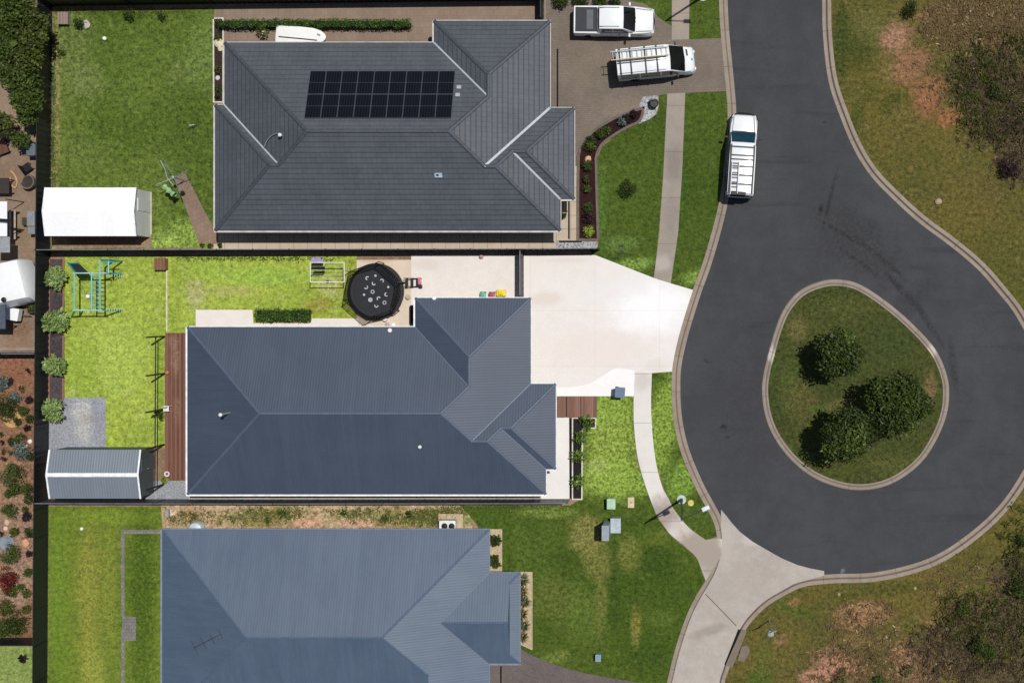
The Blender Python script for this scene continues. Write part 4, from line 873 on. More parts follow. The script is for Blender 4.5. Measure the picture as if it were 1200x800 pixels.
tree('dense round tree at the lower left of the traffic island', 994, 508.5, 2.9, 1.68, 1.4, 6400, lf_isl, 13, .2)
for k, (px, py, z, r, n, lb) in enumerate([(14, 14, 3.2, 1.7, 3200, 'leafy green tree in the very top left corner'), (34, 30, 2.8, 1.25, 2400, 'leafy green tree leaning over the fence near the top left corner'), (9, 50, 3.0, 1.5, 2600, 'leafy tree at the left edge below the corner tree'),
        (29, 62, 2.7, 1.25, 2400, 'leafy tree second from the top along the charcoal fence'), (25, 90, 2.4, 1.25, 2400, 'leafy tree halfway down the row beside the charcoal fence'), (32, 117, 2.2, .95, 1700, 'leafy tree near the lower end of the row by the charcoal fence'),
        (33, 138, 1.8, .6, 700, 'small leafy tree ending the row by the charcoal fence'), (4, 146, 1.8, .75, 900, 'bright leafy tree at the left edge above the patio'), (26, 164, 1.4, .5, 450, 'small lime green tree on the tan patio')]):
    tree(lb, px, py, z, r, r * .85, n, [lf_mid, lf_olive][k in (1, 3, 7)], 40 + k, .2, group='trees along the western neighbour')
tree('small dark round tree standing on the front lawn', 737, 220.5, .75, .52, .45, 700, lf_dark, 60, .1)
for k, (px, py, r, lb) in enumerate([(64.5, 325, .82, 'topmost pale broad leaf shrub in the long fence bed'), (65, 377, .92, 'second pale broad leaf shrub from the top of the fence bed'), (64, 428, .84, 'third pale broad leaf shrub from the top of the fence bed'), (62, 481, .9, 'lowest pale broad leaf shrub beside the gravel pad')]):
    c = P(px, py, .7); b = thing('broadleaf_shrub', lb, 'shrub', (c.x, c.y, 0), group='pale shrubs in the fence bed')
    lm = clumps((c.x, c.y, .7), r * .8, .5, [11, 14, 9, 13][k], 70 + k, .36); tr = MB()
    for q in lm[::2]: tr.tube([(0, 0, 0), ((q[0] - c.x) * .5, (q[1] - c.y) * .5, .4), (q[0] - c.x, q[1] - c.y, q[2])], [.04, .03, .015], 6)
    tr.build('stem', bark, b); leaves('foliage', lm, [620, 800, 560, 760][k], [.24, .27, .25, .22][k], lf_pale, b, 80 + k, aspect=.42, upbias=.6)
def shrub(name, lab, px, py, r, h, n, mat, seed, size=.12, aspect=.45, group=None, cat='shrub', nl=6, radial=False, z0=0.):
    c = P(px, py, h * .55); lm = clumps((c.x, c.y, h * .5), r * .75, h * .5, nl, seed, .5)
    b = thing(name, lab, cat, (c.x, c.y, z0), group=group)
    tr = MB()
    for q in lm[:3]: tr.tube([(0, 0, -.02), (q[0] - c.x, q[1] - c.y, q[2])], [.03, .01], 5)
    tr.build('stem', bark, b); leaves('foliage', lm, n, size, mat, b, seed, aspect=aspect, radial=radial)
    return b
def tuft(name, lab, px, py, r, h, n, mat, seed, group=None, cat='plant', wd=.05, z0=.02):
    """strap-leaved plant: arching blades from one crown"""
    g = np.random.default_rng(seed); c = P(px, py, 0); v, f = [], []
    for i in range(n):
        a = g.random() * 6.283; l = r * (.6 + .5 * g.random()); hh = h * (.5 + .7 * g.random()); d = Vector((math.cos(a), math.sin(a), 0)); s = Vector((-d.y, d.x, 0)) * wd * (.6 + .6 * g.random())
        k = len(v); p0 = d * .03; p1 = d * l * .5 + Vector((0, 0, hh)); p2 = d * l + Vector((0, 0, hh * .55))
        v += [p0 - s * .5, p0 + s * .5, p1 - s, p1 + s, p2]; f += [(k, k + 1, k + 3, k + 2), (k + 2, k + 3, k + 4)]
    me = bpy.data.meshes.new(name); me.from_pydata([tuple(q) for q in v], [], f); at = me.attributes.new('rnd', 'FLOAT', 'POINT'); at.data.foreach_set('value', np.repeat(g.random(n), 5)); me.materials.append(mat)
    o = bpy.data.objects.new(name, me); COL.objects.link(o); o.location = (c.x, c.y, z0); return tag(o, lab, cat, group)
def hedge(lab, x0, x1, y0, y1, h, n, seed):
    a, c = P(x0, y1, h), P(x1, y0, h); b = thing('hedge', lab, 'hedge', ((a.x + c.x) / 2, (a.y + c.y) / 2, 0)); ln, wd = c.x - a.x, c.y - a.y
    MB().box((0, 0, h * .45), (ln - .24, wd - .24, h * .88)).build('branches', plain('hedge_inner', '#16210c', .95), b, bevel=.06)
    g = random.Random(seed); lm = []; k = int(ln / .28)
    for i in range(k):
        for j in (-.5, 0, .5): lm.append((b.location.x - ln / 2 + (i + .5) * ln / k + g.uniform(-.06, .06), b.location.y + j * wd * .62 + g.uniform(-.05, .05), h * .72 + g.uniform(-.07, .06), .2, wd * .21, h * .3))
    leaves('foliage', lm, n, .085, lf_hedge, b, seed, aspect=.6, shell=.7)
hedge('long clipped hedge in the paved side yard of the tiled house', 254.5, 481, 22, 31.5, .9, 9000, 5)
hedge('short clipped hedge against the middle house path', 298, 363, 361.5, 376, .75, 3600, 6)
# dark bush spilling over the top of the brown driveway
for k, (px, py, r, lb) in enumerate([(657, 1, .7, 'dark bush at the top edge left of the white utility truck'), (680, 1, .65, 'dark bush at the top edge behind the white utility truck tray'), (704, 0, .55, 'dark bush at the top edge behind the white utility truck cab'), (722, 1, .45, 'low dark bush at the top edge beside the utility truck mirror')]):
    shrub('bush', lb, px, py, r, .8, 650, lf_dark, 100 + k, .13, group='bushes along the top edge')
# lot 1 back lawn
tuft_l = [('small shrub beside the white rock on the back lawn', 93, 28, .42, 260, lf_dark), ('small leafy shrub under the top fence', 151, 17, .45, 260, lf_dark), ('smaller leafy shrub right of another under the top fence', 190, 17.5, .35, 170, lf_dark), ('thin sparse shrub near the charcoal fence corner', 71, 60, .4, 90, lf_olive)]
for k, (lb, px, py, r, n, m) in enumerate(tuft_l): shrub('shrub', lb, px, py, r, .7, n, m, 120 + k, .13, group='small shrubs on the north back lawn')
for k, (px, py) in enumerate([(238, 287.5), (247, 288), (259, 287.5)]): tuft('small_plant', ['left', 'middle', 'right'][k] + ' of three small plants at the foot of the long black fence', px, py, .22, .25, 26, lf_mid, 130 + k, 'small plants by the black fence')
# narrow bed beside the tiled house
for k, (px, py, r, m, lb) in enumerate([(256, 29, .3, lf_purple, 'dark plant at the top of the narrow mulch bed'), (255.5, 44, .3, lf_mid, 'green plant above the cream rock in the mulch bed'), (255, 82, .3, lf_olive, 'olive plant in the middle of the narrow mulch bed'), (256, 103, .28, lf_mid, 'green plant near the lower end of the narrow mulch bed'), (255, 112, .22, lf_dark, 'lowest small plant of the narrow mulch bed')]):
    shrub('bed_plant', lb, px, py, r, .4, 130, m, 140 + k, .11, group='plants in the narrow mulch bed')
# curved front bed
fb = [(742, 133, .3, lf_purple, 'dark red plant near the pointed tip of the curved bed'), (734, 138, .32, lf_purple, 'purple plant at the upper end of the curved bed'), (729, 142.5, .36, lf_blue, 'grey blue plant at the upper end of the curved bed'), (711, 153, .38, lf_mid, 'green shrub halfway up the curve of the bed'), (704, 157, .36, lf_mid, 'leafy shrub left of the curve of the bed'), (690, 170, .55, lf_mid, 'largest green shrub where the bed bends'), (693, 164, .4, lf_dark, 'dark green shrub at the bend of the bed'),
      (688, 194, .4, lf_mid, 'green shrub just below the pale rock'), (687, 210, .26, lf_olive, 'small olive plant in the straight part of the bed'), (688, 221, .3, lf_mid, 'green plant in the middle of the straight bed'), (689, 243, .42, lf_mid, 'leafy shrub low in the straight bed'), (690, 255, .45, lf_purple, 'dark brown shrub low in the straight bed'), (690, 271, .5, lf_lime, 'lime green shrub at the bottom end of the straight bed')]
for k, (px, py, r, m, lb) in enumerate(fb): shrub('bed_plant', lb, px, py, r, .55, int(700 * r), m, 160 + k, .13, group='plants in the curved front bed')
shrub('bed_plant', 'green plant in the dark gap beside the tiled porch', 660, 252, .3, .5, 160, lf_dark, 180)
# middle house front bed
for k, (px, py, r, lb) in enumerate([(688, 495, .46, 'topmost yellow green plant of the black mulch bed'), (679.5, 512, .42, 'second yellow green plant from the top of the black mulch bed'), (677, 534, .46, 'third yellow green plant of the black mulch bed'), (677.5, 563, .46, 'lowest yellow green plant of the black mulch bed')]):
    shrub('bed_plant', lb, px, py, r, .6, 130, leaf_mat('yellow_green_leaves', '#2f4a1c', '#7d9a3a', '#dfe39a'), 190 + k, .24, .36, group='plants in the black mulch bed', radial=True)
shrub('bed_plant', 'dark twiggy plant at the outer corner of the black mulch bed', 694, 496, .25, .35, 80, lf_purple, 195, .12)
# bottom house beds
for k, (px, py, r, lb) in enumerate([(580, 633, .5, 'upper dark green shrub at the corner of the plain roof'), (580, 657, .5, 'lower dark green shrub at the corner of the plain roof')]): shrub('bed_plant', lb, px, py, r, .7, 420, lf_dark, 200 + k, .15, group='shrubs at the plain roof corner')
for k, (px, py) in enumerate([(614, 678), (613, 692), (616, 704), (613, 718), (615, 731), (613, 744)]): tuft('grass_tuft', ['topmost', 'second highest', 'third highest', 'third lowest', 'second lowest', 'lowest'][k] + ' spiky grass tuft in the sandy bed', px, py, .5, .45, 60, lf_dry if k % 2 else leaf_mat('sage_blades', '#434a32', '#7d8460', '#a8ab86'), 210 + k, 'spiky grasses in the sandy bed', wd=.03)
# timber deck edge plants
tuft('flax_plant', 'yellow green flax at the lower corner of the timber deck', 194.5, 561.5, .34, .4, 30, lf_lime, 220, wd=.05)
tuft('palm_plant', 'small green palm beside the white stool on the deck', 189.5, 486, .5, .9, 16, lf_olive, 221, wd=.05)
# weeds of the dirt strip
rnd = random.Random(8)
for k, (px, py) in enumerate([(332, 601), (229, 604), (315, 608), (404, 600), (452, 606), (480, 603)]):
    tuft('weed', ['largest green weed in the pale dirt strip', 'brown weed near the left end of the dirt strip', 'low green weed left of the largest weed', 'green weed right of the pink bare patch', 'green weed below the fence in mid dirt strip', 'weed near the air conditioner end of the strip'][k], px, py, [.5, .3, .3, .35, .35, .35][k], .25, 40, [lf_mid, lf_dry][k == 1], 230 + k, 'weeds in the dirt strip', wd=.03, z0=.01)
# western neighbour's red garden: (px, py, r, h, material, label)
rg = [(14, 557, 1.0, 1.2, lf_mid, 'big green bush in the middle of the red garden'), (18, 574, .5, .8, lf_mid, 'green bush joined below the big bush'), (33, 573, .45, .7, lf_mid, 'green bush right of the big bush beside the fence'), (7, 478, 1.0, 1.2, lf_dark, 'big dark bush at the left edge of the red garden'),
      (17, 466, .5, .6, lf_blue, 'grey blue bush above the big dark bush'), (27, 481, .42, .6, lf_mid, 'upright green shrub right of the dark bush'), (25, 527, .75, 1.0, lf_blue, 'round grey green bush with yellow rim near the fence'), (1, 450, .6, .7, lf_blue, 'grey plant cut by the left edge near the top'),
      (11, 447, .3, .3, lf_purple, 'dark clump near the top left of the red garden'), (34, 469, .3, .3, lf_purple, 'dark clump beside the fence above the middle'), (35, 491, .3, .4, lf_dark, 'dark green clump touching the fence'), (21, 494, .28, .3, lf_dark, 'small dark clump above the tan ring'), (32, 501, .25, .3, lf_purple, 'small dark clump right of the tan ring'),
      (15, 517, .4, .4, lf_dark, 'dark clump above the round grey bush'), (24, 513, .4, .4, lf_olive, 'olive clump above the round grey bush'), (36, 535, .32, .4, lf_dark, 'dark clump right of the round grey bush'), (10, 578, .35, .4, lf_olive, 'small olive clump left below the big bush'), (33, 585, .4, .4, lf_dark, 'dark green clump by the fence below the bushes'),
      (11, 598, .6, .7, lf_mid, 'green shrub above the pale stones'), (29, 597, .25, .3, lf_mid, 'little green tuft above the dark red plant'), (31, 605, .4, .3, lf_purple, 'dark red plant close to the fence'), (17, 623, .38, .4, lf_olive, 'olive shrub above the grey pond'), (34, 624, .4, .4, lf_dark, 'dark shrub by the fence beside the orange stone'),
      (13, 650, .8, .8, lf_mid, 'spreading green shrub below the grey pond'), (34, 649, .22, .2, lf_purple, 'tiny dark clump by the fence beside the spreading shrub'), (33, 670, .35, .4, lf_mid, 'green clump by the fence above the red tree'), (8, 678, .95, .9, lf_red, 'rust red bush in the lower garden'), (13, 691.5, .55, .5, lf_mid, 'round bright green bush under the rust red bush'),
      (24, 688, .28, .3, lf_olive, 'small olive clump right of the bright round bush'), (31, 695, .35, .4, lf_olive, 'olive clump beside the fence low in the garden'), (6, 712, .7, .5, lf_olive, 'dull olive bush at the left edge low in the garden'), (20, 731, 1.0, .9, lf_dark, 'dark green bush by the bottom garden fence'), (5, 736, .8, .8, lf_mid, 'green bush in the bottom left garden corner'), (31, 714, .35, .35, lf_olive, 'thin olive plant by the fence above the bottom bushes')]
for k, (px, py, r, h, m, lb) in enumerate(rg): shrub('shrub', lb, px, py, r, h, int(160 + 900 * r * r), m, 250 + k, .12, group='shrubs in the red garden', nl=9)
for k, (px, py, r) in enumerate([(2, 509, .22), (3, 518, .2), (4, 528, .25), (5, 537, .25), (12, 530, .18), (33, 434, .2), (26, 455, .3), (2, 625, .2)]):
    shrub('small_shrub', 'tiny dark shrub alone on bare red soil of the left garden', px, py, r, .25, 70, [lf_dark, lf_purple][k % 2], 300 + k, .1, group='tiny shrubs on red soil', nl=3)
tuft('garden_plant', 'dark plant with white flower on the bottom left lawn', 29, 770, .35, .4, 40, lf_purple, 320)
# scrub on the far side of the road
EXC = [(1068, 10, .65, .9, lf_dark, 'small dark green bush near the top of the orange dirt'), (1166, 106, .5, .6, lf_dark, 'dark bush inside the upper right scrub'), (1182, 198, .8, .9, lf_purple, 'dark bush at the lower tip of the upper right scrub'), (1147, 758, .8, .9, lf_dark, 'dark hollow bush in the lower right scrub'), (1160, 764, .6, .7, lf_mid, 'green bush right of the dark hollow bush'),
       (1196, 690, .9, 1.0, lf_dark, 'dark bush at the right edge of the lower scrub'), (1197, 633, .5, .6, lf_dark, 'dark bush at the right edge above the lower scrub'), (1129, 712, .7, .6, lf_olive, 'olive bush at the upper rim of the lower scrub'), (1030, 797, .4, .5, lf_mid, 'bright green plant on orange dirt at the bottom edge'), (985, 795, .6, .5, lf_dry, 'dry grey plant on orange dirt at the bottom edge'), (1063, 785, .5, .5, lf_dry, 'dry grey bush between orange dirt patches')]
for k, (px, py, r, h, m, lb) in enumerate(EXC): shrub('bush', lb, px, py, r, h, int(150 + 700 * r * r), m, 330 + k, .14, group='bushes on the scrubby verge', nl=8)
def scatter(name, lab, zones, n, mat, seed, hmin, hmax, wd, blades=7, spread=.35):
    g = np.random.default_rng(seed); Z = np.array(zones, float); wts = Z[:, 2] * Z[:, 3] * Z[:, 4]; idx = g.choice(len(Z), n, p=wts / wts.sum()); z = Z[idx]
    a = g.random(n) * 6.283; rr = np.sqrt(g.random(n)) * (.75 + .35 * g.random(n)); px = z[:, 0] + np.cos(a) * rr * z[:, 2]; py = z[:, 1] + np.sin(a) * rr * z[:, 3]
    X = (px - 600) / PX; Y = (400 - py) / PX
    B = blades; X = np.repeat(X, B); Y = np.repeat(Y, B); N = n * B; hue = np.repeat(g.random(n), B) * .6 + g.random(N) * .4; sc = np.repeat(.6 + .8 * g.random(n), B)
    t = g.random(N) * 6.283; hh = (hmin + (hmax - hmin) * g.random(N)) * sc; l = spread * (.4 + g.random(N)) * sc; dx, dy = np.cos(t), np.sin(t); w_ = wd * (.5 + g.random(N)) * sc
    bx = X + g.normal(size=N) * .07; by = Y + g.normal(size=N) * .07
    v = np.stack([np.stack([bx - dy * w_ * .5, by + dx * w_ * .5, np.full(N, .0)], 1), np.stack([bx + dy * w_ * .5, by - dx * w_ * .5, np.full(N, .0)], 1),
                  np.stack([bx + dx * l * .6 + dy * w_ * .6, by + dy * l * .6 - dx * w_ * .6, hh * .9], 1), np.stack([bx + dx * l, by + dy * l, hh * .8], 1)], 1).reshape(-1, 3)
    me = bpy.data.meshes.new(name); me.vertices.add(4 * N); me.vertices.foreach_set('co', v.ravel()); me.loops.add(4 * N); me.loops.foreach_set('vertex_index', np.arange(4 * N)); me.polygons.add(N); me.polygons.foreach_set('loop_start', np.arange(N) * 4); me.update(calc_edges=True)
    at = me.attributes.new('rnd', 'FLOAT', 'POINT'); at.data.foreach_set('value', np.repeat(hue, 4)); me.materials.append(mat)
    o = bpy.data.objects.new(name, me); COL.objects.link(o); return tag(o, lab, 'vegetation', kind='stuff')
scatter('scrub', 'dark dry scrub covering the right hand verge', [(1168, 105, 52, 62, 1.), (1187, 170, 32, 50, 1.), (1128, 90, 22, 30, .6), (1145, 160, 18, 20, .4), (1150, 745, 64, 42, 1.), (1188, 690, 28, 46, 1.), (1110, 775, 40, 34, .9), (1170, 795, 50, 30, 1.), (1085, 755, 26, 24, .6), (1130, 715, 20, 20, .5), (1250, 120, 60, 160, .8), (1250, 740, 60, 120, .8)], 4200,
        leaf_mat('scrub_blades', '#3a3024', '#84735a', '#b8ab92', .15, .8), 7, .04, .22, .03, 8, .22)
scatter('dry_litter', 'pale dry litter and grass on the right hand verge', [(1150, 25, 75, 40, 1.), (1095, 60, 40, 50, .12), (1110, 120, 26, 30, .08), (1010, 735, 50, 40, .35), (1060, 780, 70, 30, .5), (985, 780, 50, 30, .3), (1130, 690, 50, 40, .3)], 2600, leaf_mat('litter_blades', '#4e4128', '#8d7650', '#cdb68c', .1, .8), 9, .03, .14, .05, 5, .2)
scatter('edge_grass', 'ragged grass fringe along fences of the back lawns', [(62, 150, 2.5, 135, 1.), (300, 303, 110, 1.5, 1.), (150, 14.5, 90, 1.5, 1.), (600, 595, 70, 2, 1.)], 700, leaf_mat('fringe_blades', '#39491c', '#6d7d34', '#a6a860', .2, .7), 21, .02, .1, .035, 6, .11)
scatter('green_scrub', 'green undergrowth between the dark scrub of the verge', [(1135, 85, 26, 40, .6), (1175, 60, 40, 30, .6), (1160, 130, 50, 50, .5), (1130, 720, 40, 30, .8), (1165, 740, 50, 50, .6), (1190, 640, 20, 50, .5), (1010, 775, 50, 20, .08)], 760, leaf_mat('green_scrub_blades', '#343a16', '#666b2e', '#8a8640', .15, .7), 10, .05, .28, .05, 7, .25)
scatter('strip_weeds', 'patchy low weeds over the pale dirt strip', [(230, 607, 34, 10, .8), (300, 605, 40, 11, 1.), (340, 601, 20, 8, 1.), (450, 605, 50, 11, .9), (400, 600, 36, 6, .7), (505, 606, 34, 12, 1.6), (530, 600, 18, 8, 1.5)], 900, leaf_mat('weed_blades', '#414c1e', '#7a7d40', '#b9a97c', .2, .7), 14, .02, .12, .04, 6, .14)
# ================================================================ vehicles
car_w = plain('white_car_paint', '#e9ebec', .22, .6, 0, .03, 2); tyre_m = plain('tyre_rubber', '#121213', .85, .2); rim_m = plain('alloy_rim', '#8a8d91', .3, .6, .7)
blk = plain('black_plastic', '#17181a', .5, .4); lens_w = plain('headlight_lens', '#cfd6da', .1, .8); lens_r = plain('tail_light_lens', '#7d1512', .2, .7); canvas = plain('black_tray_cover', '#26292f', .6, .4, 0, .2)
tint = glass('car_glass', '#0d1319', .05); tint_b = glass('blue_car_glass', '#1d4356', .08)
def sec(x, w0, w1, z0, z1, r=.1):
    pts = [(x, -w0, z0), (x, -w0 * 1.0, z0 + (z1 - z0) * .45), (x, -w1 - (w0 - w1) * .12, z1 - r * 1.2), (x, -w1 + r * .1, z1 - r * .35), (x, -w1 + r * .9, z1 - .0 * r)]
    return pts + [(x, 0, z1 + .02)] + [(a, -b, c) for a, b, c in pts[::-1]]
def wheels(b, xs, y, r=.36, wd=.24):
    for x in xs:
        for s in (-1, 1):
            mb = MB(); prof = [(r * .62, -wd / 2), (r * .95, -wd / 2), (r, -wd / 2 + .04), (r, wd / 2 - .04), (r * .95, wd / 2), (r * .62, wd / 2)]
            mb.loft([[(x + q * math.cos(2 * math.pi * k / 20), s * y + z, r + q * math.sin(2 * math.pi * k / 20)) for k in range(20)] for q, z in prof])
            t_ = mb.build('wheel', tyre_m, b, smooth=True)
            mb = MB(); mb.loft([[(x + q * math.cos(2 * math.pi * k / 20), s * y + s * z, r + q * math.sin(2 * math.pi * k / 20)) for k in range(20)] for q, z in [(r * .63, -.06), (r * .6, .06), (r * .2, .1)]]); mb.build('rim', rim_m, t_, smooth=True)
def quadp(b, name, pts, mat, th=.012):
    pts = [Vector(p) for p in pts]; n = (pts[1] - pts[0]).cross(pts[2] - pts[0]).normalized()
    k = len(pts); v = [p + n * th for p in pts] + [p - n * th for p in pts]
    return MB().add(v, [tuple(range(k)), tuple(range(2 * k - 1, k - 1, -1))] + [(i, k + i, k + (i + 1) % k, (i + 1) % k) for i in range(k)]).build(name, mat, b)
def mirrors(b, x, y, z, m=car_w):
    for s in (-1, 1): MB().box((x, s * (y + .1), z), (.12, .22, .17)).build('mirror', m, b, bevel=.03)

# --- dual cab utility truck, tray covered by a black lid
def ute():
    c = P(719.5, 24.5, .9); b = thing('utility_truck', 'white dual cab utility truck with black covered tray on brown pavers', 'pickup truck', (c.x, c.y, .022), R(-.6))
    S1 = [(-2.6, .84, .82, .5, 1.08), (-2.55, .9, .88, .42, 1.18), (-1.0, .93, .90, .38, 1.18), (.2, .93, .90, .36, 1.14), (1.35, .93, .88, .36, 1.12), (1.9, .93, .83, .36, 1.04), (2.3, .9, .76, .38, .97), (2.5, .82, .66, .42, .88), (2.6, .66, .52, .46, .74)]
    MB().loft([sec(x, a, d, e, f, .1) for x, a, d, e, f in S1]).build('body', car_w, b, smooth=True)
    S2 = [(-1.03, .82, .78, .98, 1.2), (-.88, .82, .73, 1.0, 1.80), (-.5, .84, .74, 1.0, 1.88), (.45, .84, .74, 1.0, 1.88), (.66, .84, .74, 1.0, 1.82), (1.36, .84, .78, 1.0, 1.13)]
    MB().loft([sec(x, a, d, e, f, .07) for x, a, d, e, f in S2]).build('cabin', car_w, b, smooth=True)
    quadp(b, 'windscreen', [(.66, -.69, 1.84), (1.36, -.76, 1.155), (1.40, 0, 1.175), (1.36, .76, 1.155), (.66, .69, 1.84), (.68, 0, 1.86)], tint)
    quadp(b, 'rear_window', [(-.9, -.6, 1.68), (-1.05, -.66, 1.16), (-1.05, .66, 1.16), (-.9, .6, 1.68)], tint)
    for s in (-1, 1):
        for x0, x1, xt0, xt1 in ((-.78, -.06, -.72, -.06), (.02, .98, .02, .58)):
            quadp(b, 'side_window', [(x0, s * .845, 1.2), (x1, s * .845, 1.2), (xt1, s * .775, 1.74), (xt0, s * .775, 1.74)], tint)
        MB().box((-.05, s * .96, .42), (1.9, .12, .06)).build('side_step', blk, b, bevel=.02)
        MB().box((.35, s * .925, .92), (.16, .03, .035)).build('door_handle', blk, b)
        MB().box((2.46, s * .66, .80), (.2, .26, .14), R(-22 * s)).build('headlight', lens_w, b, bevel=.03)
        MB().box((-2.585, s * .8, .82), (.06, .13, .3)).build('tail_light', lens_r, b, bevel=.02)
    t_ = MB().box((-1.76, 0, 1.205), (1.40, 1.56, .05)).build('tray_cover', canvas, b, bevel=.02)
    MB().box((-1.52, -.02, 1.232), (.42, 1.24, .012)).build('cover_panel', plain('grey_cover_panel', '#4f545b', .5), t_)
    MB().box((-1.01, 0, 1.32), (.05, 1.5, .06)).build('roll_bar', rim_m, t_)
    mb = MB(); mb.tube([(2.38, -.74, .74), (2.52, -.5, .8), (2.57, 0, .82), (2.52, .5, .8), (2.38, .74, .74)], .05); mb.build('grille', blk, b)
    MB().box((2.55, 0, .5), (.14, 1.3, .16)).build('bumper', blk, b, bevel=.04); MB().box((-2.62, 0, .48), (.12, 1.6, .14)).build('rear_bumper', rim_m, b, bevel=.03)
    gp_ = plain('panel_gap', '#5a5d60', .8)
    for s in (-1, 1): MB().box((1.95, s * .7, 1.115), (1.05, .014, .05), R(-4 * s), R(2.5)).build('bonnet_gap', gp_, b)
    for s in (-1, 1): MB().tube([(1.44, s * .1, 1.17), (1.2, s * .55, 1.34)], .012, 5).build('wiper', blk, b)
    for s in (-1, 1): MB().tube([(-.86, s * .6, 1.9), (.4, s * .6, 1.9)], .018, 6).build('roof_channel', gp_, b)
    mirrors(b, 1.02, .90, 1.16); wheels(b, (-1.55, 1.62), .80, .39)
_u = ute()
# --- high delivery van with roof racks
RK = plain('black_rack_bar', '#1a1b1d', .45)
def van():
    b = thing('cargo_van', 'white cargo van with roof racks and ladder on brown pavers', 'van', (P(768.8, 77.).x, P(768.8, 77.).y, .022), R(5.5))
    S1 = [(-2.5, .84, .80, .4, 2.12, .1), (-2.46, .88, .84, .34, 2.22, .12), (-.5, .89, .85, .32, 2.25, .13), (.7, .89, .85, .32, 2.23, .13), (.95, .89, .84, .32, 2.12, .12), (1.4, .89, .83, .32, 1.66, .1), (1.82, .88, .81, .32, 1.2, .08), (2.15, .87, .76, .34, 1.06, .1), (2.38, .82, .66, .36, .92, .1), (2.5, .7, .52, .4, .72, .08)]
    MB().loft([sec(*q) for q in S1]).build('body', car_w, b, smooth=True)
    quadp(b, 'windscreen', [(.92, -.76, 2.17), (1.38, -.77, 1.71), (1.82, -.77, 1.25), (1.87, 0, 1.24), (1.82, .77, 1.25), (1.38, .77, 1.71), (.92, .76, 2.17), (.95, 0, 2.16)], tint, .02)
    for s in (-1, 1):
        for x0, x1, xt in ((.35, 1.38, 1.0), (-1.0, .22, .22), (-2.3, -1.12, -1.12)):  # windows stretched into a dark glass band to deepen the shaded side
            quadp(b, 'side_window', [(x0, s * .892, 1.1), (x1, s * .892, 1.1), (xt, s * .866, 1.98), (x0, s * .866, 1.98)], tint)
        MB().box((2.28, s * .66, .80), (.26, .26, .2), R(-24 * s)).build('headlight', lens_w, b, bevel=.04)
        MB().box((-2.5, s * .8, 1.0), (.06, .12, .5)).build('tail_light', lens_r, b, bevel=.02)
        quadp(b, 'rear_window', [(-2.515, s * .08, 1.2), (-2.515, s * .68, 1.2), (-2.5, s * .64, 1.72), (-2.5, s * .08, 1.72)], tint)
    MB().box((2.03, .42, 1.115), (.12, .42, .03), R(4), R(18)).build('wiper_vent', blk, b)
    mb = MB(); mb.lathe((2.30, -.02, .975), [(.09, 0), (.09, .02)], 18); mb.build('badge', plain('blue_badge', '#3c7da6', .3), b)
    MB().box((2.5, 0, .48), (.12, 1.3, .2)).build('bumper', car_w, b, bevel=.05); MB().box((2.505, 0, .66), (.08, .9, .1)).build('grille', blk, b, bevel=.02)
    for x in (-2.22, -1.55, -.62, .12): 
        mb = MB(); mb.box((x, 0, 2.38), (.06, 1.7, .05))
        for s in (-1, 1): mb.box((x, s * .80, 2.3), (.07, .05, .16))
        mb.build('rack_bar', RK, b)
    for y_ in (-.1, .02): MB().tube([(-2.42, y_, 2.35), (.7, y_, 2.35)], .022, 6).build('rack_rail', RK, b)
    for s in (-1, 1): MB().tube([(1.88, s * .12, 1.26), (1.62, s * .5, 1.46)], .013, 5).build('wiper', blk, b)
    for s in (-1, 1): MB().tube([(-2.35, s * .74, 2.245), (.6, s * .74, 2.245)], .016, 6).build('roof_channel', plain('panel_gap', '#5a5d60'), b)
    mirrors(b, 1.34, .93, 1.25, blk); wheels(b, (-1.45, 1.45), .78, .34)
    # ladder strapped to the rack: a thing of its own
    yl = plain('pale_timber_ladder', '#cdb98c', .7)
    l = thing('ladder', 'pale yellowish ladder on the racks of the white van on pavers', 'ladder', b.matrix_basis @ Vector((-.95, .38, 2.435)), b.rotation_euler.z)
    for s in (-1, 1): MB().box((0, s * .26, 0), (3.7, .05, .075)).build('stile', [yl, flash_m][s > 0], l)
    for k in range(12): MB().tube([(-1.7 + k * .31, -.26, 0), (-1.7 + k * .31, .26, 0)], .018, 6).build('rung', flash_m, l)
    return b
van()
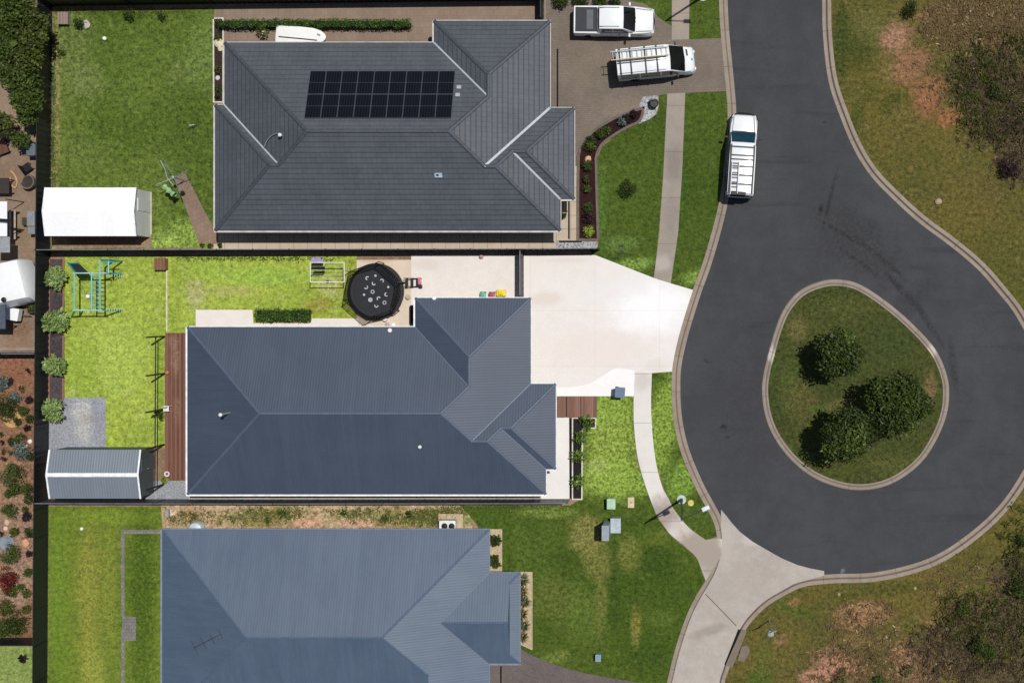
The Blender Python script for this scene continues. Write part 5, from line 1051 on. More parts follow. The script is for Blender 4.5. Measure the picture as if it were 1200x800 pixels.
# --- wagon with canopy and roof ladders on the street
def wagon():
    q = P(868.7, 184.4); b = thing('wagon', 'white wagon with roof ladders parked on the road against the kerb', 'car', (q.x, q.y, -.097), R(86.4))
    S1 = [(-2.68, .82, .8, .5, 1.0, .1), (-2.6, .89, .88, .4, 1.12, .1), (-.9, .90, .88, .36, 1.12, .1), (1.45, .91, .87, .36, 1.12, .1), (2.0, .91, .84, .36, 1.08, .1), (2.35, .9, .76, .38, 1.0, .1), (2.58, .8, .62, .42, .88, .09), (2.66, .62, .48, .48, .72, .06)]
    MB().loft([sec(*q) for q in S1]).build('body', car_w, b, smooth=True)
    S2 = [(-2.62, .86, .82, .98, 1.9, .08), (-2.5, .87, .84, 1.0, 2.04, .08), (-.4, .87, .84, 1.0, 2.06, .08), (.5, .87, .82, 1.0, 2.02, .08), (.72, .88, .78, 1.0, 1.92, .07), (1.46, .87, .80, 1.0, 1.16, .07)]
    MB().loft([sec(*q) for q in S2]).build('cabin', car_w, b, smooth=True)
    quadp(b, 'windscreen', [(.74, -.72, 1.945), (1.46, -.78, 1.185), (1.5, 0, 1.205), (1.46, .78, 1.185), (.74, .72, 1.945), (.76, 0, 1.965)], tint_b, .016)
    mb = MB(); mb.box((1.49, 0, 1.15), (.1, 1.5, .03)); mb.build('wiper_cowl', blk, b)
    for s in (-1, 1):
        for x0, x1, xt in ((-.1, 1.1, .62), (-1.15, -.2, -.2), (-2.4, -1.25, -1.25)):
            quadp(b, 'side_window', [(x0, s * .885, 1.2), (x1, s * .885, 1.2), (xt, s * .86, 1.84), (x0, s * .86, 1.84)], tint)
        MB().box((2.5, s * .64, .82), (.22, .26, .15), R(-24 * s)).build('headlight', lens_w, b, bevel=.03)
        MB().box((-2.66, s * .8, .95), (.06, .14, .34)).build('tail_light', lens_r, b, bevel=.02)
        MB().box((-.98, s * .73, 2.13), (3.1, .07, .06)).build('rack_rail', RK, b)
    quadp(b, 'rear_window', [(-2.665, -.62, 1.15), (-2.665, .62, 1.15), (-2.63, .62, 1.84), (-2.63, -.62, 1.84)], tint)
    mb = MB(); mb.tube([(2.3, -.9, .62), (2.6, -.72, .62), (2.74, -.3, .62), (2.74, .3, .62), (2.6, .72, .62), (2.3, .9, .62)], .085); mb.build('bull_bar', blk, b, smooth=True)
    for x in (.42, -.12, -.38, -.82, -1.38, -1.95): MB().box((x, 0, 2.155), (.055, 1.46, .04)).build('rack_bar', RK, b)
    MB().box((-2.55, .1, 2.1), (.22, .9, .12)).build('rack_basket', blk, b, bevel=.03)
    for s in (-1, 1): MB().box((2.05, s * .68, 1.15), (1.0, .014, .05), R(-5 * s), R(4)).build('bonnet_gap', plain('panel_gap', '#5a5d60'), b)
    mirrors(b, 1.12, .98, 1.2, blk); wheels(b, (-1.55, 1.6), .80, .39)
    l = thing('ladder', 'aluminium ladder on the left side of the wagon roof', 'ladder', b.matrix_basis @ Vector((-1.55, .42, 2.21)), b.rotation_euler.z)
    for s in (-1, 1): MB().box((0, s * .22, 0), (2.0, .045, .07)).build('stile', rim_m, l)
    for k in range(7): MB().tube([(-.9 + k * .3, -.22, 0), (-.9 + k * .3, .22, 0)], .02, 6).build('rung', blk, l)
wagon()
# --- small white boat on blocks under the eave
def boat():
    q = P(357, 45.5); b = thing('small_boat', 'small white boat with blunt stern, half hidden by the tiled roof edge', 'boat', (q.x, q.y, .03), R(-4))
    secs = []
    for x, w_, zb, zt in [(-1.62, .50, .35, .75), (-1.5, .56, .28, .8), (0, .58, .25, .82), (.8, .54, .3, .86), (1.3, .40, .42, .9), (1.58, .2, .6, .92), (1.66, .04, .7, .92)]:
        secs.append([(x, -w_, zt), (x, -w_ * .85, (zb + zt) / 2), (x, -w_ * .2, zb), (x, w_ * .2, zb), (x, w_ * .85, (zb + zt) / 2), (x, w_, zt), (x, 0, zt + .05)])
    MB().loft(secs).build('hull', plain('white_gelcoat', '#f1f1ee', .25, .6, 0, .03), b, smooth=True)
    mb = MB(); mb.loft([[(x, y - .03, z), (x, y + .03, z), (x, y + .03, z + .05), (x, y - .03, z + .05)] for x, y, z in [(-1.4, -.16, .84), (.2, -.2, .86), (1.1, -.24, .9)]]); mb.build('side_rail', plain('dark_gunwale', '#3a3d40', .5), b)
    MB().box((1.2, .12, .94), (.22, .12, .04), R(-20)).build('hatch', plain('grey_hatch', '#8f9294', .5), b)
    for x in (-.9, .7): MB().box((x, 0, .12), (.3, .9, .26)).build('cradle', timber_edge, b)
boat()

# ================================================================ street lamps, sign and utility boxes
pole_m = plain('dark_galvanised_pole', '#3d4a4a', .45, .5, .3); head_m = plain('white_lamp_head', '#d5dce2', .4)
def lamp(px, py, adx, ady, lab, h=7.8):
    q = P(px, py); b = thing('street_lamp', lab, 'street lamp', (q.x, q.y, .01))
    MB().lathe((0, 0, 0), [(.3, 0), (.3, .06), (.26, .08)], 20).build('footing', plain('pale_concrete_footing', '#b9c2bd', .85), b)
    MB().tube([(0, 0, 0), (0, 0, .9), (0, 0, 1.0), (0, 0, h)], [.11, .1, .075, .055], 12).build('pole', pole_m, b, smooth=True)
    d = Vector((adx / PX, -ady / PX, 0)); MB().tube([Vector((0, 0, h - .06)), d * .5 + Vector((0, 0, h + .03)), d * .95 + Vector((0, 0, h + .06))], .035, 8).build('arm', pole_m, b)
    a = math.atan2(d.y, d.x); hd = MB().box(tuple(d * 1.08 + Vector((0, 0, h + .07))), (.46, .26, .11), a).build('lamp_head', head_m, b, bevel=.04)
    MB().box(tuple(d * 1.08 + Vector((0, 0, h + .005))), (.36, .18, .03), a).build('diffuser', lens_w, hd)
lamp(798.5, 585, 23.5, -11.5, 'tall street lamp with white head beside the bending pale footpath')
lamp(823.5, -3.5, 23, .5, 'street lamp just above the top edge casting a hooked shadow on the footpath')
q = P(901.5, 726.5); b = thing('sign_post', 'small sign post casting a thin shadow on the lower verge', 'sign', (q.x, q.y, 0))
MB().tube([(0, 0, -.1), (0, 0, 3.0)], .03).build('post', flash_m, b); MB().box((0, 0, 2.8), (.5, .02, .42), R(20)).build('sign_plate', plain('sign_back', '#b7bcc0', .4), b)
kgreen = plain('pale_green_cabinet', '#a9c6ac', .5); kgrey = plain('pale_grey_cabinet', '#a9b4bd', .45); kg2 = plain('mid_grey_cabinet', '#8e979f', .45); kblue = plain('blue_grey_cabinet', '#7f98aa', .5)
def cabinet(lab, px, py, parts, name='utility_cabinet'):
    q = P(px, py); b = thing(name, lab, 'utility box', (q.x, q.y, .015))
    for (nm, x, y, dx, dy, h, m) in parts:
        o = MB().box((x, y, h / 2), (dx, dy, h)).build(nm, m, b, bevel=.02); MB().box((x, y, h + .012), (dx + .05, dy + .05, .04)).build('lid', m, o, bevel=.012)
cabinet('small pale green utility cabinet on the front lawn', 717, 588, [('body', 0, 0, .5, .62, .8, kgreen)])
cabinet('grey two box utility cabinet on the front lawn below the green one', 714.5, 616, [('tall_box', -.16, -.1, .42, .92, 2.0, kg2), ('low_box', .42, .14, .62, .9, .7, kgrey)])
cabinet('small blue grey meter box on the lower front lawn', 701.5, 768, [('body', 0, 0, .32, .42, .5, kblue)])
b = thing('pit_lid', 'beige concrete pit lid in the lawn right of the green cabinet', 'pit lid', P(739.5, 588.5, .015)); MB().box((0, 0, 0), (.42, .68, .08)).build('lid', plain('beige_pit_lid', '#c9b898', .8), b, bevel=.01); MB().ring((0, 0), .0 + .03, .05, .035, .048, 10).build('lifting_hole', blk, b)
b = thing('hydrant_cover', 'round yellow hydrant cover in the grass beside the lamp', 'hydrant cover', P(809.5, 589, .015)); MB().lathe((0, 0, 0), [(.2, 0), (.2, .06), (.16, .08)], 20).build('lid', plain('hydrant_yellow', '#c4bb58', .6), b); MB().ring((0, 0), .13, .15, .07, .09, 18).build('rim', plain('pale_yellow', '#e6e3a0', .5), b)
# wheelie bin
q = P(727.5, 458.5); b = thing('wheelie_bin', 'blue grey wheelie bin on the fresh white concrete', 'bin', (q.x, q.y, .034), R(-4))
MB().loft([[(-.22, -.26, .06), (.2, -.26, .06), (.2, .26, .06), (-.22, .26, .06)], [(-.29, -.32, 1.0), (.27, -.32, 1.0), (.27, .32, 1.0), (-.29, .32, 1.0)]]).build('body', plain('dark_blue_bin', '#33485c', .5), b, bevel=.02)
MB().box((.0, 0, 1.03), (.64, .68, .06), 0, R(4)).build('lid', plain('blue_bin_lid', '#5d7186', .6), b, bevel=.02)
for s in (-1, 1): MB().tube([(-.25, s * .24, .1), (-.25, s * .31, .1)], .1, 12).build('wheel', tyre_m, b)

# ================================================================ play things of the middle house
# trampoline: frame, pad, mat with printed moons, net on six poles, steps
q = P(443.5, 341.5); tx, ty = q.x, q.y; b = thing('trampoline', 'large black netted trampoline with pale printed shapes on its mat', 'trampoline', (tx, ty, .016))
mat_m = plain('trampoline_mat', '#25282d', .7, .3, 0, .15, 2); pad_m = plain('trampoline_pad', '#15161a', .45, .5, 0, .3, 3); print_m = plain('pale_mat_print', '#b5b9bd', .7, .2, 0, .2)
MB().lathe((0, 0, 0), [(1.5, .695), (1.5, .705)], 40).build('mat', mat_m, b)
MB().ring((0, 0), 1.42, 1.8, .71, .755, 40).build('pad', pad_m, b, smooth=True)
MB().ring((0, 0), 1.74, 1.82, .62, .70, 40).build('frame_ring', blk, b)
for k in range(6):
    a = R(60 * k + 18); c, s = math.cos(a), math.sin(a)
    MB().tube([(1.55 * c, 1.55 * s, 0), (1.78 * c, 1.78 * s, .02), (1.8 * c, 1.8 * s, .66)], .025, 8).build('leg', blk, b)
    MB().tube([(1.86 * c, 1.86 * s, .02), (1.92 * c, 1.92 * s, 1.5), (1.80 * c, 1.80 * s, 2.3)], .032, 8).build('net_pole', blk, b)
t = NT('safety_net'); t.fin('#101114', .7, .2); tp = t.n.new('ShaderNodeBsdfTransparent'); mx = t.n.new('ShaderNodeMixShader'); mx.inputs[0].default_value = .55; t.l(tp.outputs[0], mx.inputs[1]); t.l(t.b.outputs[0], mx.inputs[2]); t.l(mx.outputs[0], t.out.inputs['Surface']); net_m = t.m
mb = MB(); N_ = 36; v = []
for k in range(N_ + 1):
    a = 2 * math.pi * k / N_
    hx = math.cos(R(30)) / math.cos((a - R(18)) % R(60) - R(30))
    for r_, z in ((1.62, .74), (1.86 * (.4 + .6 * hx), 1.5), (1.80 * hx, 2.25)): v.append((r_ * math.cos(a), r_ * math.sin(a), z))
mb.add(v, [(3 * k + j, 3 * k + 3 + j, 3 * k + 4 + j, 3 * k + 1 + j) for k in range(N_) for j in (0, 1)]); mb.build('net', net_m, b)
mb = MB(); mb.tube([v[3 * k + 2] for k in range(N_ + 1)], .02, 6); mb.build('top_rope', blk, b)
prints = [(430.6, 326, 'c', 40), (440, 323, 'd', 0), (438, 332, 'c', 120), (429, 336.5, 'c', 200), (447.5, 329, 'c', -60), (455, 336.3, 'd', 0), (436.6, 341.8, 'r', 0), (426.6, 345.3, 'd', 0), (452.7, 345, 'c', 90), (434, 351.2, 'o', 0), (443.7, 349.8, 'c', 20), (441, 358, 'c', 150), (450.6, 354.6, 'r', 0), (446, 341, 'd', 0), (461, 349, 'd', 0), (457, 357, 'r', 0)]
for i, (px, py, k, a) in enumerate(prints[:13]):
    w_ = P(px, py, .73) - Vector((tx, ty, .016)); mb = MB()
    if k == 'd': mb.lathe((w_.x, w_.y, .7055), [(.075, 0), (.075, .006)], 14)
    elif k == 'r': mb.ring((w_.x, w_.y), .08, .125, .7055, .711, 20)
    elif k == 'o': mb.ring((w_.x, w_.y), .06, .14, .7055, .711, 20); mb.lathe((w_.x, w_.y, .7055), [(.035, 0), (.035, .006)], 10)
    else: mb.ring((w_.x, w_.y), .065, .13, .7055, .711, 16, a, a + 220)
    mb.build('printed_shape', print_m, b)
q = P(484, 331, .35); st = thing('trampoline_steps', 'black trampoline steps with pink seat cushion on top end', 'steps', (q.x, q.y, .02), R(0))
for s in (-1, 1): MB().tube([(-.55, s * .26, .62), (.5, s * .26, .02)], .03).build('side_rail', blk, st)
for k in range(3): MB().box((-.35 + k * .3, 0, .52 - k * .17), (.16, .6, .04)).build('tread', blk, st)
MB().box((.42, .1, .30), (.22, .46, .12), R(6)).build('cushion', plain('pink_plastic', '#d0788a', .5), st, bevel=.04); MB().box((.47, -.25, .22), (.2, .2, .2)).build('foot', blk, st, bevel=.02)
# folding clothes line
q = P(392.5, 320.0); cl = thing('clothes_line', 'white folding clothes line frame on the lime lawn by the fence', 'clothes line', (q.x, q.y, .01))
wp = plain('white_powder_coat', '#e4e4e0', .4); hx_, hy_, zt = 1.08, .62, 1.75
fr = MB()
for s in (-1, 1): fr.tube([(-hx_, s * hy_, zt), (hx_, s * hy_, zt)], .03); fr.tube([(s * hx_, -hy_, zt), (s * hx_, hy_, zt)], .03)
fr.build('frame', wp, cl); ln = MB()
for k in range(1, 5): ln.tube([(-hx_, -hy_ + k * 2 * hy_ / 5, zt + .01), (hx_, -hy_ + k * 2 * hy_ / 5, zt + .01)], .006, 4)
ln.build('lines', wp, cl)
for s in (-1, 1): MB().tube([(s * hx_, hy_ * .2, 0), (s * hx_, hy_ * .2, zt)], .03).build('post', wp, cl)
tw = MB(); g_ = [(-1.0 + .1 * i, .50 + .03 * math.sin(i), zt - .02 - .55 * j) for i in range(6) for j in (0, 1)]
tag(MB().loft([[P(363 + 0, 300, 1.7) + Vector((.12 * k + .12, -.1 + .03 * math.sin(k * 2), dz)) for dz in (-.5, .03)] + [P(363, 300, 1.7) + Vector((.12 * k + .12, -.42 + .03 * math.sin(k * 2), dz)) for dz in (.035, -.45)] for k in range(6)], cap=False).build('towel', plain('lilac_towel', '#9b8fb8', .9), None), 'lilac towel hung over the white clothes line frame', 'towel')
tag(MB().loft([[P(371, 313.5, 1.7) + Vector((.12 * k - .2, .09 + .02 * math.sin(k * 2), dz)) for dz in (-.5, .03)] + [P(371, 313.5, 1.7) + Vector((.12 * k - .2, -.12 + .02 * math.sin(k * 2), dz)) for dz in (.035, -.45)] for k in range(6)], cap=False).build('towel', plain('black_towel', '#17181a', .9), None), 'black towel hung over the white clothes line frame', 'towel')
tag(MB().lathe(P(384, 330, .1), [(.03, -.1), (.09, -.05), (.1, 0), (.08, .06), (.02, .09)], 12).build('ball', plain('dark_green_ball', '#2b3a22', .5), smooth=True), 'small dark ball under the clothes line', 'ball')
# climbing frame
teal = plain('teal_powder_coat', '#3f9fa8', .35, .5); tealp = plain('pale_teal_pipe', '#a5cdd0', .35, .5)
q = P(119.5, 342.5); cf = thing('climbing_frame', 'teal pipe climbing frame with monkey bars on the lime lawn', 'climbing frame', (q.x, q.y, .01))
def gp(px, py, z): w_ = P(px, py, z); return (w_.x - q.x, w_.y - q.y, z)
zt = 2.0; XL, XM, XR, YT, YB = 87, 107.3, 117.3, 320, 363.5     # image of the top rails
for x in (XL, XM, XR): MB().tube([gp(x, YT - (1 if x != XR else 0), zt), gp(x, YB + 1, zt)], .05, 8).build('rail', teal, cf)
for y in (YT, YB): MB().tube([gp(XL - 1, y, zt), gp(XR + 8 if y == YT else XR + 3, y, zt)], .045, 8).build('cross_rail', tealp, cf)
for k in range(8): MB().tube([gp(XM, YT + 4 + k * 5.1, zt), gp(XR, YT + 4 + k * 5.1, zt)], .028, 8).build('rung', teal, cf)
gx = lambda x: NX + (x - NX) * (H - zt) / H
for x in (XL, XR):
    for y in (YT, YB): 
        yy = NY + (y - NY) * (H - zt) / H
        MB().tube([gp(x, y, zt), gp(gx(x) + (9 if x == XR else -7), yy, 0)], .05, 8).build('leg', teal, cf)
MB().tube([gp(XR, YT, zt), gp(XR, YT - 15, zt)], .055, 8).build('top_bar', teal, cf); MB().tube([gp(XR + 10, YT, zt), gp(XR + 10, YT - 14, zt)], .06, 8).build('top_bar', teal, cf)
MB().tube([gp(XR + 3, YT - 13, zt), gp(XR + 17, YT - 13, zt)], .04, 8).build('pull_up_bar', teal, cf); MB().tube([gp(XR + 10, YT - 14, zt), gp(gx(XR + 10), YT - 14, 0)], .05, 8).build('leg', teal, cf)
MB().tube([gp(XR, YT - 15, zt), gp(gx(XR), YT - 15, 0)], .05, 8).build('leg', teal, cf)
for k in range(7): MB().tube([gp(gx(XR) + 9 - k * 3, YT + 1.2, .2 + k * .27), gp(gx(XR) + 9 - k * 3, YT + 4.5, .2 + k * .27)], .02, 6).build('step', tealp, cf)
for k in range(7): MB().tube([gp(gx(XR) + 9 - k * 3, YB - 2.2, .2 + k * .27), gp(gx(XR) + 9 - k * 3, YB + 1, .2 + k * .27)], .02, 6).build('step', tealp, cf)
pn = MB(); pn.add([gp(80.5, 309, .5), gp(92, 309, .5), gp(103, 319.5, 1.9), gp(89, 319.5, 1.9)], [(0, 1, 2, 3)]); p_ = pn.build('climbing_net', plain('dark_climbing_net', '#2c3a3a', .8), cf)
md = p_.modifiers.new('solid', 'SOLIDIFY'); md.thickness = .03
MB().tube([gp(80, 308, .5), gp(88.5, 319.5, 1.92)], .055, 8).build('net_edge', teal, cf); MB().tube([gp(80, 308.5, .5), gp(93, 308.5, .5)], .045, 8).build('net_edge', teal, cf)
MB().tube([gp(92, 309, .5), gp(103.5, 319.5, 1.9)], .03, 8).build('net_edge', plain('dark_climbing_net', '#2c3a3a'), cf)
MB().tube([gp(84, 371, .1), gp(88, 364, 1.9)], .06, 8).build('leg', teal, cf)
for s in (0, 1): MB().tube([gp(93 + s * 2.5, 333, zt - .06), gp(97 + s * 2.5, 343, .5)], .012, 5).build('swing_rope', tealp, cf)
def ball(lab, px, py, r, c, z=0.02): tag(MB().lathe(P(px, py, r + z), [(r * math.cos(R(a)), r * math.sin(R(a))) for a in (-85, -60, -30, 0, 30, 60, 85)], 18).build('ball', plain('ball_' + c.strip('#'), c, .4, .4, 0, .05), smooth=True), lab, 'ball')
ball('white ball under the teal climbing frame', 103, 347.3, .15, '#eef0ea'); ball('white ball on the north back lawn', 122.5, 45.3, .14, '#f2f2ee'); ball('white ball on the striped bottom lawn', 95.8, 619.3, .12, '#f0f0ea')
ball('pinkish brown ball at the foot of the long black fence', 564, 300.5, .15, '#b08d86')
# deck, boardwalk
def timber_mat(name, c1, c2, w, axis, blobs=()):
    t = NT(name); v = t.pos(); s = t.n.new('ShaderNodeSeparateXYZ'); t.l(v, s.inputs[0]); u = t.math('DIVIDE', s.outputs[axis], w)
    cn = t.n.new('ShaderNodeTexWhiteNoise'); cn.noise_dimensions = '1D'; t.l(t.math('FLOOR', u), cn.inputs['W'])
    mp = t.n.new('ShaderNodeMapping'); mp.inputs['Scale'].default_value = (7, .8, 1) if axis == 0 else (.8, 7, 1); t.l(v, mp.inputs['Vector']); n = t.noise(mp.outputs[0], 1.6, 5, .65)
    col = t.mix(t.rng(t.math('ADD', t.math('MULTIPLY', cn.outputs['Value'], .5), t.math('MULTIPLY', n, .5)), .2, .7), c1, c2); col = blob_chain(t, v, col, blobs)
    fr = t.math('ABSOLUTE', t.math('SUBTRACT', t.math('FRACT', u), .5)); col = t.mix(t.rng(fr, .44, .49, 0, .8), col, '#1c120d'); t.bump(n, .2, .01)
    return t.fin(col, .6, .35)
deck_m = timber_mat('brown_deck_boards', '#5b3a2c', '#7d5646', .14, 0, [(207, 420, 6, 22, 0, '#9a7a66', .6), (210, 480, 5, 20, 0, '#8f6c58', .5), (205, 400, 8, 8, 0, '#8d7262', .6)])
b = thing('deck', 'long brown timber deck against the middle house', 'deck', P(205, 476, 0)); a_ = P(193.3, 562, .3); c_ = P(222, 390, .3)
MB().box(((a_.x + c_.x) / 2 - b.location.x, (a_.y + c_.y) / 2 - b.location.y, .27), (c_.x - a_.x, c_.y - a_.y, .05)).build('boards', deck_m, b)
mb = MB(); mb.box((a_.x - b.location.x + .03, (a_.y + c_.y) / 2 - b.location.y, .12), (.05, c_.y - a_.y - .04, .24)); mb.build('fascia', plain('dark_deck_fascia', '#3a241b', .7), b)
bw_m = timber_mat('boardwalk_boards', '#6b4a3a', '#8a6656', .14, 0)
b = thing('boardwalk', 'short brown timber boardwalk in three sections below the pale driveway', 'boardwalk', P(676, 476, 0))
for x0, x1 in ((640, 663), (664.6, 680.2), (681.2, 699.5)):
    a_, c_ = P(x0, 489, .2), P(x1, 464.3, .2); MB().box(((a_.x + c_.x) / 2 - b.location.x, (a_.y + c_.y) / 2 - b.location.y, .17), (c_.x - a_.x, c_.y - a_.y, .05)).build('section', bw_m, b)
mb = MB(); a_, c_ = P(651, 488.5, 0), P(699, 465, 0); mb.box(((a_.x + c_.x) / 2 - b.location.x, (a_.y + c_.y) / 2 - b.location.y, .07), (c_.x - a_.x, c_.y - a_.y, .14)); mb.build('joists', plain('dark_deck_fascia', '#3a241b', .7), b)
# posts with one rail along the deck
tp_m = plain('dark_stained_post', '#33271f', .7); a_ = P(193.4, 392.5); b = thing('trellis_frame', 'row of tall dark posts with one long rail beside the timber deck', 'trellis', a_)
ends = []
for k, (px, py) in enumerate(((193.4, 394), (193.2, 437.5), (193, 479), (192.6, 520.5), (192.4, 567))):
    e = P(px, py) - a_; ends.append(e); MB().box((e.x, e.y, 1.4), (.09, .09, 2.8)).build('post', tp_m, b)
p0, p1 = ends[0], ends[-1]; m_ = (p0 + p1) / 2; MB().box((m_.x - .07, m_.y, 1.26), (.05, (p0 - p1).length + .1, .07), .0 + math.atan2(-(p1.x - p0.x), (p0 - p1).length) * -1).build('rail', tp_m, b)
q = P(195.5, 478.5, .6); b = thing('stool', 'small white stool at the edge of the timber deck', 'stool', (q.x, q.y, .295)); MB().box((0, 0, .42), (.36, .36, .05)).build('seat', wp, b, bevel=.02)
for sx in (-1, 1):
    for sy in (-1, 1): MB().tube([(sx * .14, sy * .14, .4), (sx * .17, sy * .17, 0)], .02, 6).build('leg', wp, b)
MB().box((-.02, .1, .6), (.3, .05, .34)).build('backrest', plain('pale_pink_seat', '#c9b3b0', .6), b, bevel=.02)
tag(MB().ring(tuple(P(195.7, 555, .32))[:2], .1, .17, .31, .35, 18).build('ring_toy', wp), 'white ring toy on the lower end of the timber deck', 'toy')
q = P(195.5, 436.5, .5); b = thing('lantern', 'small yellow lantern beside a post of the timber deck', 'lantern', (q.x, q.y, .3)); MB().lathe((0, 0, 0), [(.09, 0), (.1, .04), (.1, .22), (.06, .27)], 12).build('body', plain('yellow_lantern', '#d3a550', .4), b); MB().ring((0, 0), .05, .065, .3, .32, 12).build('handle', blk, b)
def crate(lab, px, py, dx, dy, h, m, rz=0., name='wooden_crate'):
    q = P(px, py, h); b = thing(name, lab, 'crate', (q.x, q.y, .012), rz)
    for k in range(4): MB().box((-dx / 2 + (k + .5) * dx / 4, 0, h), (dx / 4 - .02, dy, .03)).build('slat', m, b)
    MB().box((0, 0, h / 2 - .02), (dx - .04, dy - .04, h - .03)).build('box', m, b)
crate('reddish brown wooden crate below the long black fence', 187, 309.3, .75, .78, .5, timber_mat('crate_boards', '#6e4a36', '#86604a', .2, 0)); crate('grey brown wooden crate in the top left lawn corner', 73.5, 21.5, .68, .78, .4, timber_mat('grey_crate_boards', '#867468', '#95847a', .2, 0))
for k, (px, c, nm, lb) in enumerate(((566.5, '#5db3a0', .38, 'small teal toy car against the middle house eave'), (577, '#b2475a', .38, 'small red toy car between teal and yellow toys'), (588, '#e6d022', .62, 'yellow toy car against the middle house eave'))):
    q = P(px, 345.5 if nm < .5 else 343.3); b = thing('toy_car', lb, 'toy', (q.x, q.y, .02), group='toys by the patio'); m_ = plain('toy_' + c.strip('#'), c, .4)
    MB().box((0, 0, .22), (nm, .3 if nm < .5 else .42, .22)).build('body', m_, b, bevel=.05); MB().box((-.02, 0, .38), (nm * .5, .22, .14)).build('cabin', m_, b, bevel=.04)
    for sx in (-1, 1):
        for s in (-1, 1): MB().tube([(sx * nm * .3, s * .12, .1), (sx * nm * .3, s * .2, .1)], .09, 10).build('wheel', blk, b)
q = P(482.5, 368.5, .5); b = thing('planter_box', 'narrow black planter box against the middle house wall', 'planter', (q.x, q.y, .02)); MB().box((0, 0, .25), (.27, 1.18, .5)).build('box', blk, b, bevel=.02); MB().box((0, 0, .505), (.2, 1.1, .02)).build('soil', mulch_b, b)
for k, (px, py, c, lb) in enumerate(((457, 387, '#e9e6e4', 'white plastic toy lying on the eave of the middle house'), (461, 380.5, '#efefef', 'white cap at the gutter above the white toy'), (454, 380.5, '#b59aa0', 'pinkish lump at the gutter beside the white cap'), (509, 349, '#f2f2f2', 'white round cap on the north eave of the middle house'))):
    l_, n_ = roofz(px, py); o = MB().lathe(l_ + Vector((0, 0, .05)) - h2.location, [(.1, -.08), (.15, 0), (.12, .08), (.04, .12)], 10).build('vent_cap', plain('cap_' + c.strip('#'), c, .5), h2, smooth=True); o['label'] = lb
tag(MB().lathe(P(451, 374, .25), [(.1, -.24), (.15, -.1), (.16, 0), (.12, .08)], 12).build('bucket', plain('pale_bucket', '#d9d5d2', .5)), 'pale bucket on the slab below the trampoline', 'bucket')
tag(MB().lathe(P(478, 348, .2), [(.1, -.2), (.16, -.1), (.17, 0), (.13, .04)], 12).build('bucket', plain('tan_bucket', '#b9a99a', .5)), 'tan bucket right of the trampoline', 'bucket')
# rotary hoist with a green towel, lot 1
q = P(216.5, 211.5); b = thing('rotary_clothes_hoist', 'rotary clothes hoist with bent arms at the end of the paver walk', 'clothes line', (q.x, q.y, .01)); hm = plain('hoist_metal', '#8b9a94', .4, .5, .3)
MB().tube([(0, 0, 0), (0, 0, 1.95)], .035).build('mast', hm, b)
for k in range(4):
    a = R(25 + 90 * k); d = Vector((math.cos(a), math.sin(a), 0)); MB().tube([Vector((0, 0, 1.6)), d * .5 + Vector((0, 0, 1.82)), d * 1.15 + Vector((0, 0, 1.95))], .022, 6).build('arm', hm, b)
mb = MB()
for r_ in (.5, .8, 1.1):
    pts = [(r_ * math.cos(R(25 + 90 * k)), r_ * math.sin(R(25 + 90 * k)), 1.84 + .1 * r_) for k in range(5)]; mb.tube(pts, .006, 4, False)
mb.build('lines', hm, b)
MB().lathe((0, 0, 1.9), [(.1, 0), (.12, .06), (.04, .1)], 12).build('hub', hm, b)
mb = MB(); mb.tube([P(*k_, 1.9) - b.location for k_ in spline([(188, 188), (193, 198), (196, 208), (203, 217)], 4)], .02, 6); mb.build('bent_arm', plain('pale_hoist_pipe', '#aebbb4', .4), b)
gt = plain('pale_green_towel', '#94b884', .85, .2); e0, e1 = P(191, 217.5, 1.7), P(203, 228, 1.7); d = e1 - e0; nn = Vector((-d.y, d.x, 0)).normalized(); secs = []
for k in range(9):
    c_ = e0 + d * k / 8; w_ = .14 + .05 * math.sin(k * 1.9); secs.append([c_ + nn * w_ * .6 + Vector((0, 0, -.5)), c_ + nn * w_ + Vector((0, 0, -.05)), c_ + Vector((0, 0, .03)), c_ - nn * w_ + Vector((0, 0, -.05)), c_ - nn * w_ * .6 + Vector((0, 0, -.5))])
tag(MB().loft(secs, cap=False).build('towel', gt), 'pale green towel hanging from the rotary clothes hoist', 'towel')
tag(MB().lathe(P(213.5, 226, .3), [(.06, -.28), (.12, -.15), (.14, 0), (.1, .1)], 12).build('bucket', blk), 'small black bucket on the diagonal paver walk', 'bucket')
q = P(228.3, 148.5); b = thing('sprinkler', 'small metal sprinkler with splayed feet on the north back lawn', 'sprinkler', (q.x, q.y, .015)); sm_ = plain('sprinkler_metal', '#7b7f7c', .4, .5, .4)
for k in range(3): a = R(30 + 120 * k); MB().tube([(0, 0, .35), (.24 * math.cos(a), .24 * math.sin(a), 0)], .025, 6).build('leg', sm_, b)
MB().tube([(0, 0, .2), (0, 0, .5)], .03).build('riser', sm_, b); MB().tube([(-.16, 0, .5), (.16, .05, .5)], .03).build('head', plain('pale_sprinkler_head', '#c9cec9', .4), b)
def rock(lab, px, py, r, c, seed, h=.6):
    g = random.Random(seed); mb = MB(); secs = []
    for a in (-60, -20, 20, 55, 85): secs.append([(r * math.cos(R(a)) * (1 + g.uniform(-.18, .18)) * math.cos(R(k * 40)), r * math.cos(R(a)) * (1 + g.uniform(-.18, .18)) * math.sin(R(k * 40)), r * h * math.sin(R(a))) for k in range(9)])
    mb.loft(secs[::-1]); o = mb.build('rock', plain('rock_' + c.strip('#'), c, .9, .2, 0, .2, 4)); o.location = P(px, py, r * .25); tag(o, lab, 'rock')
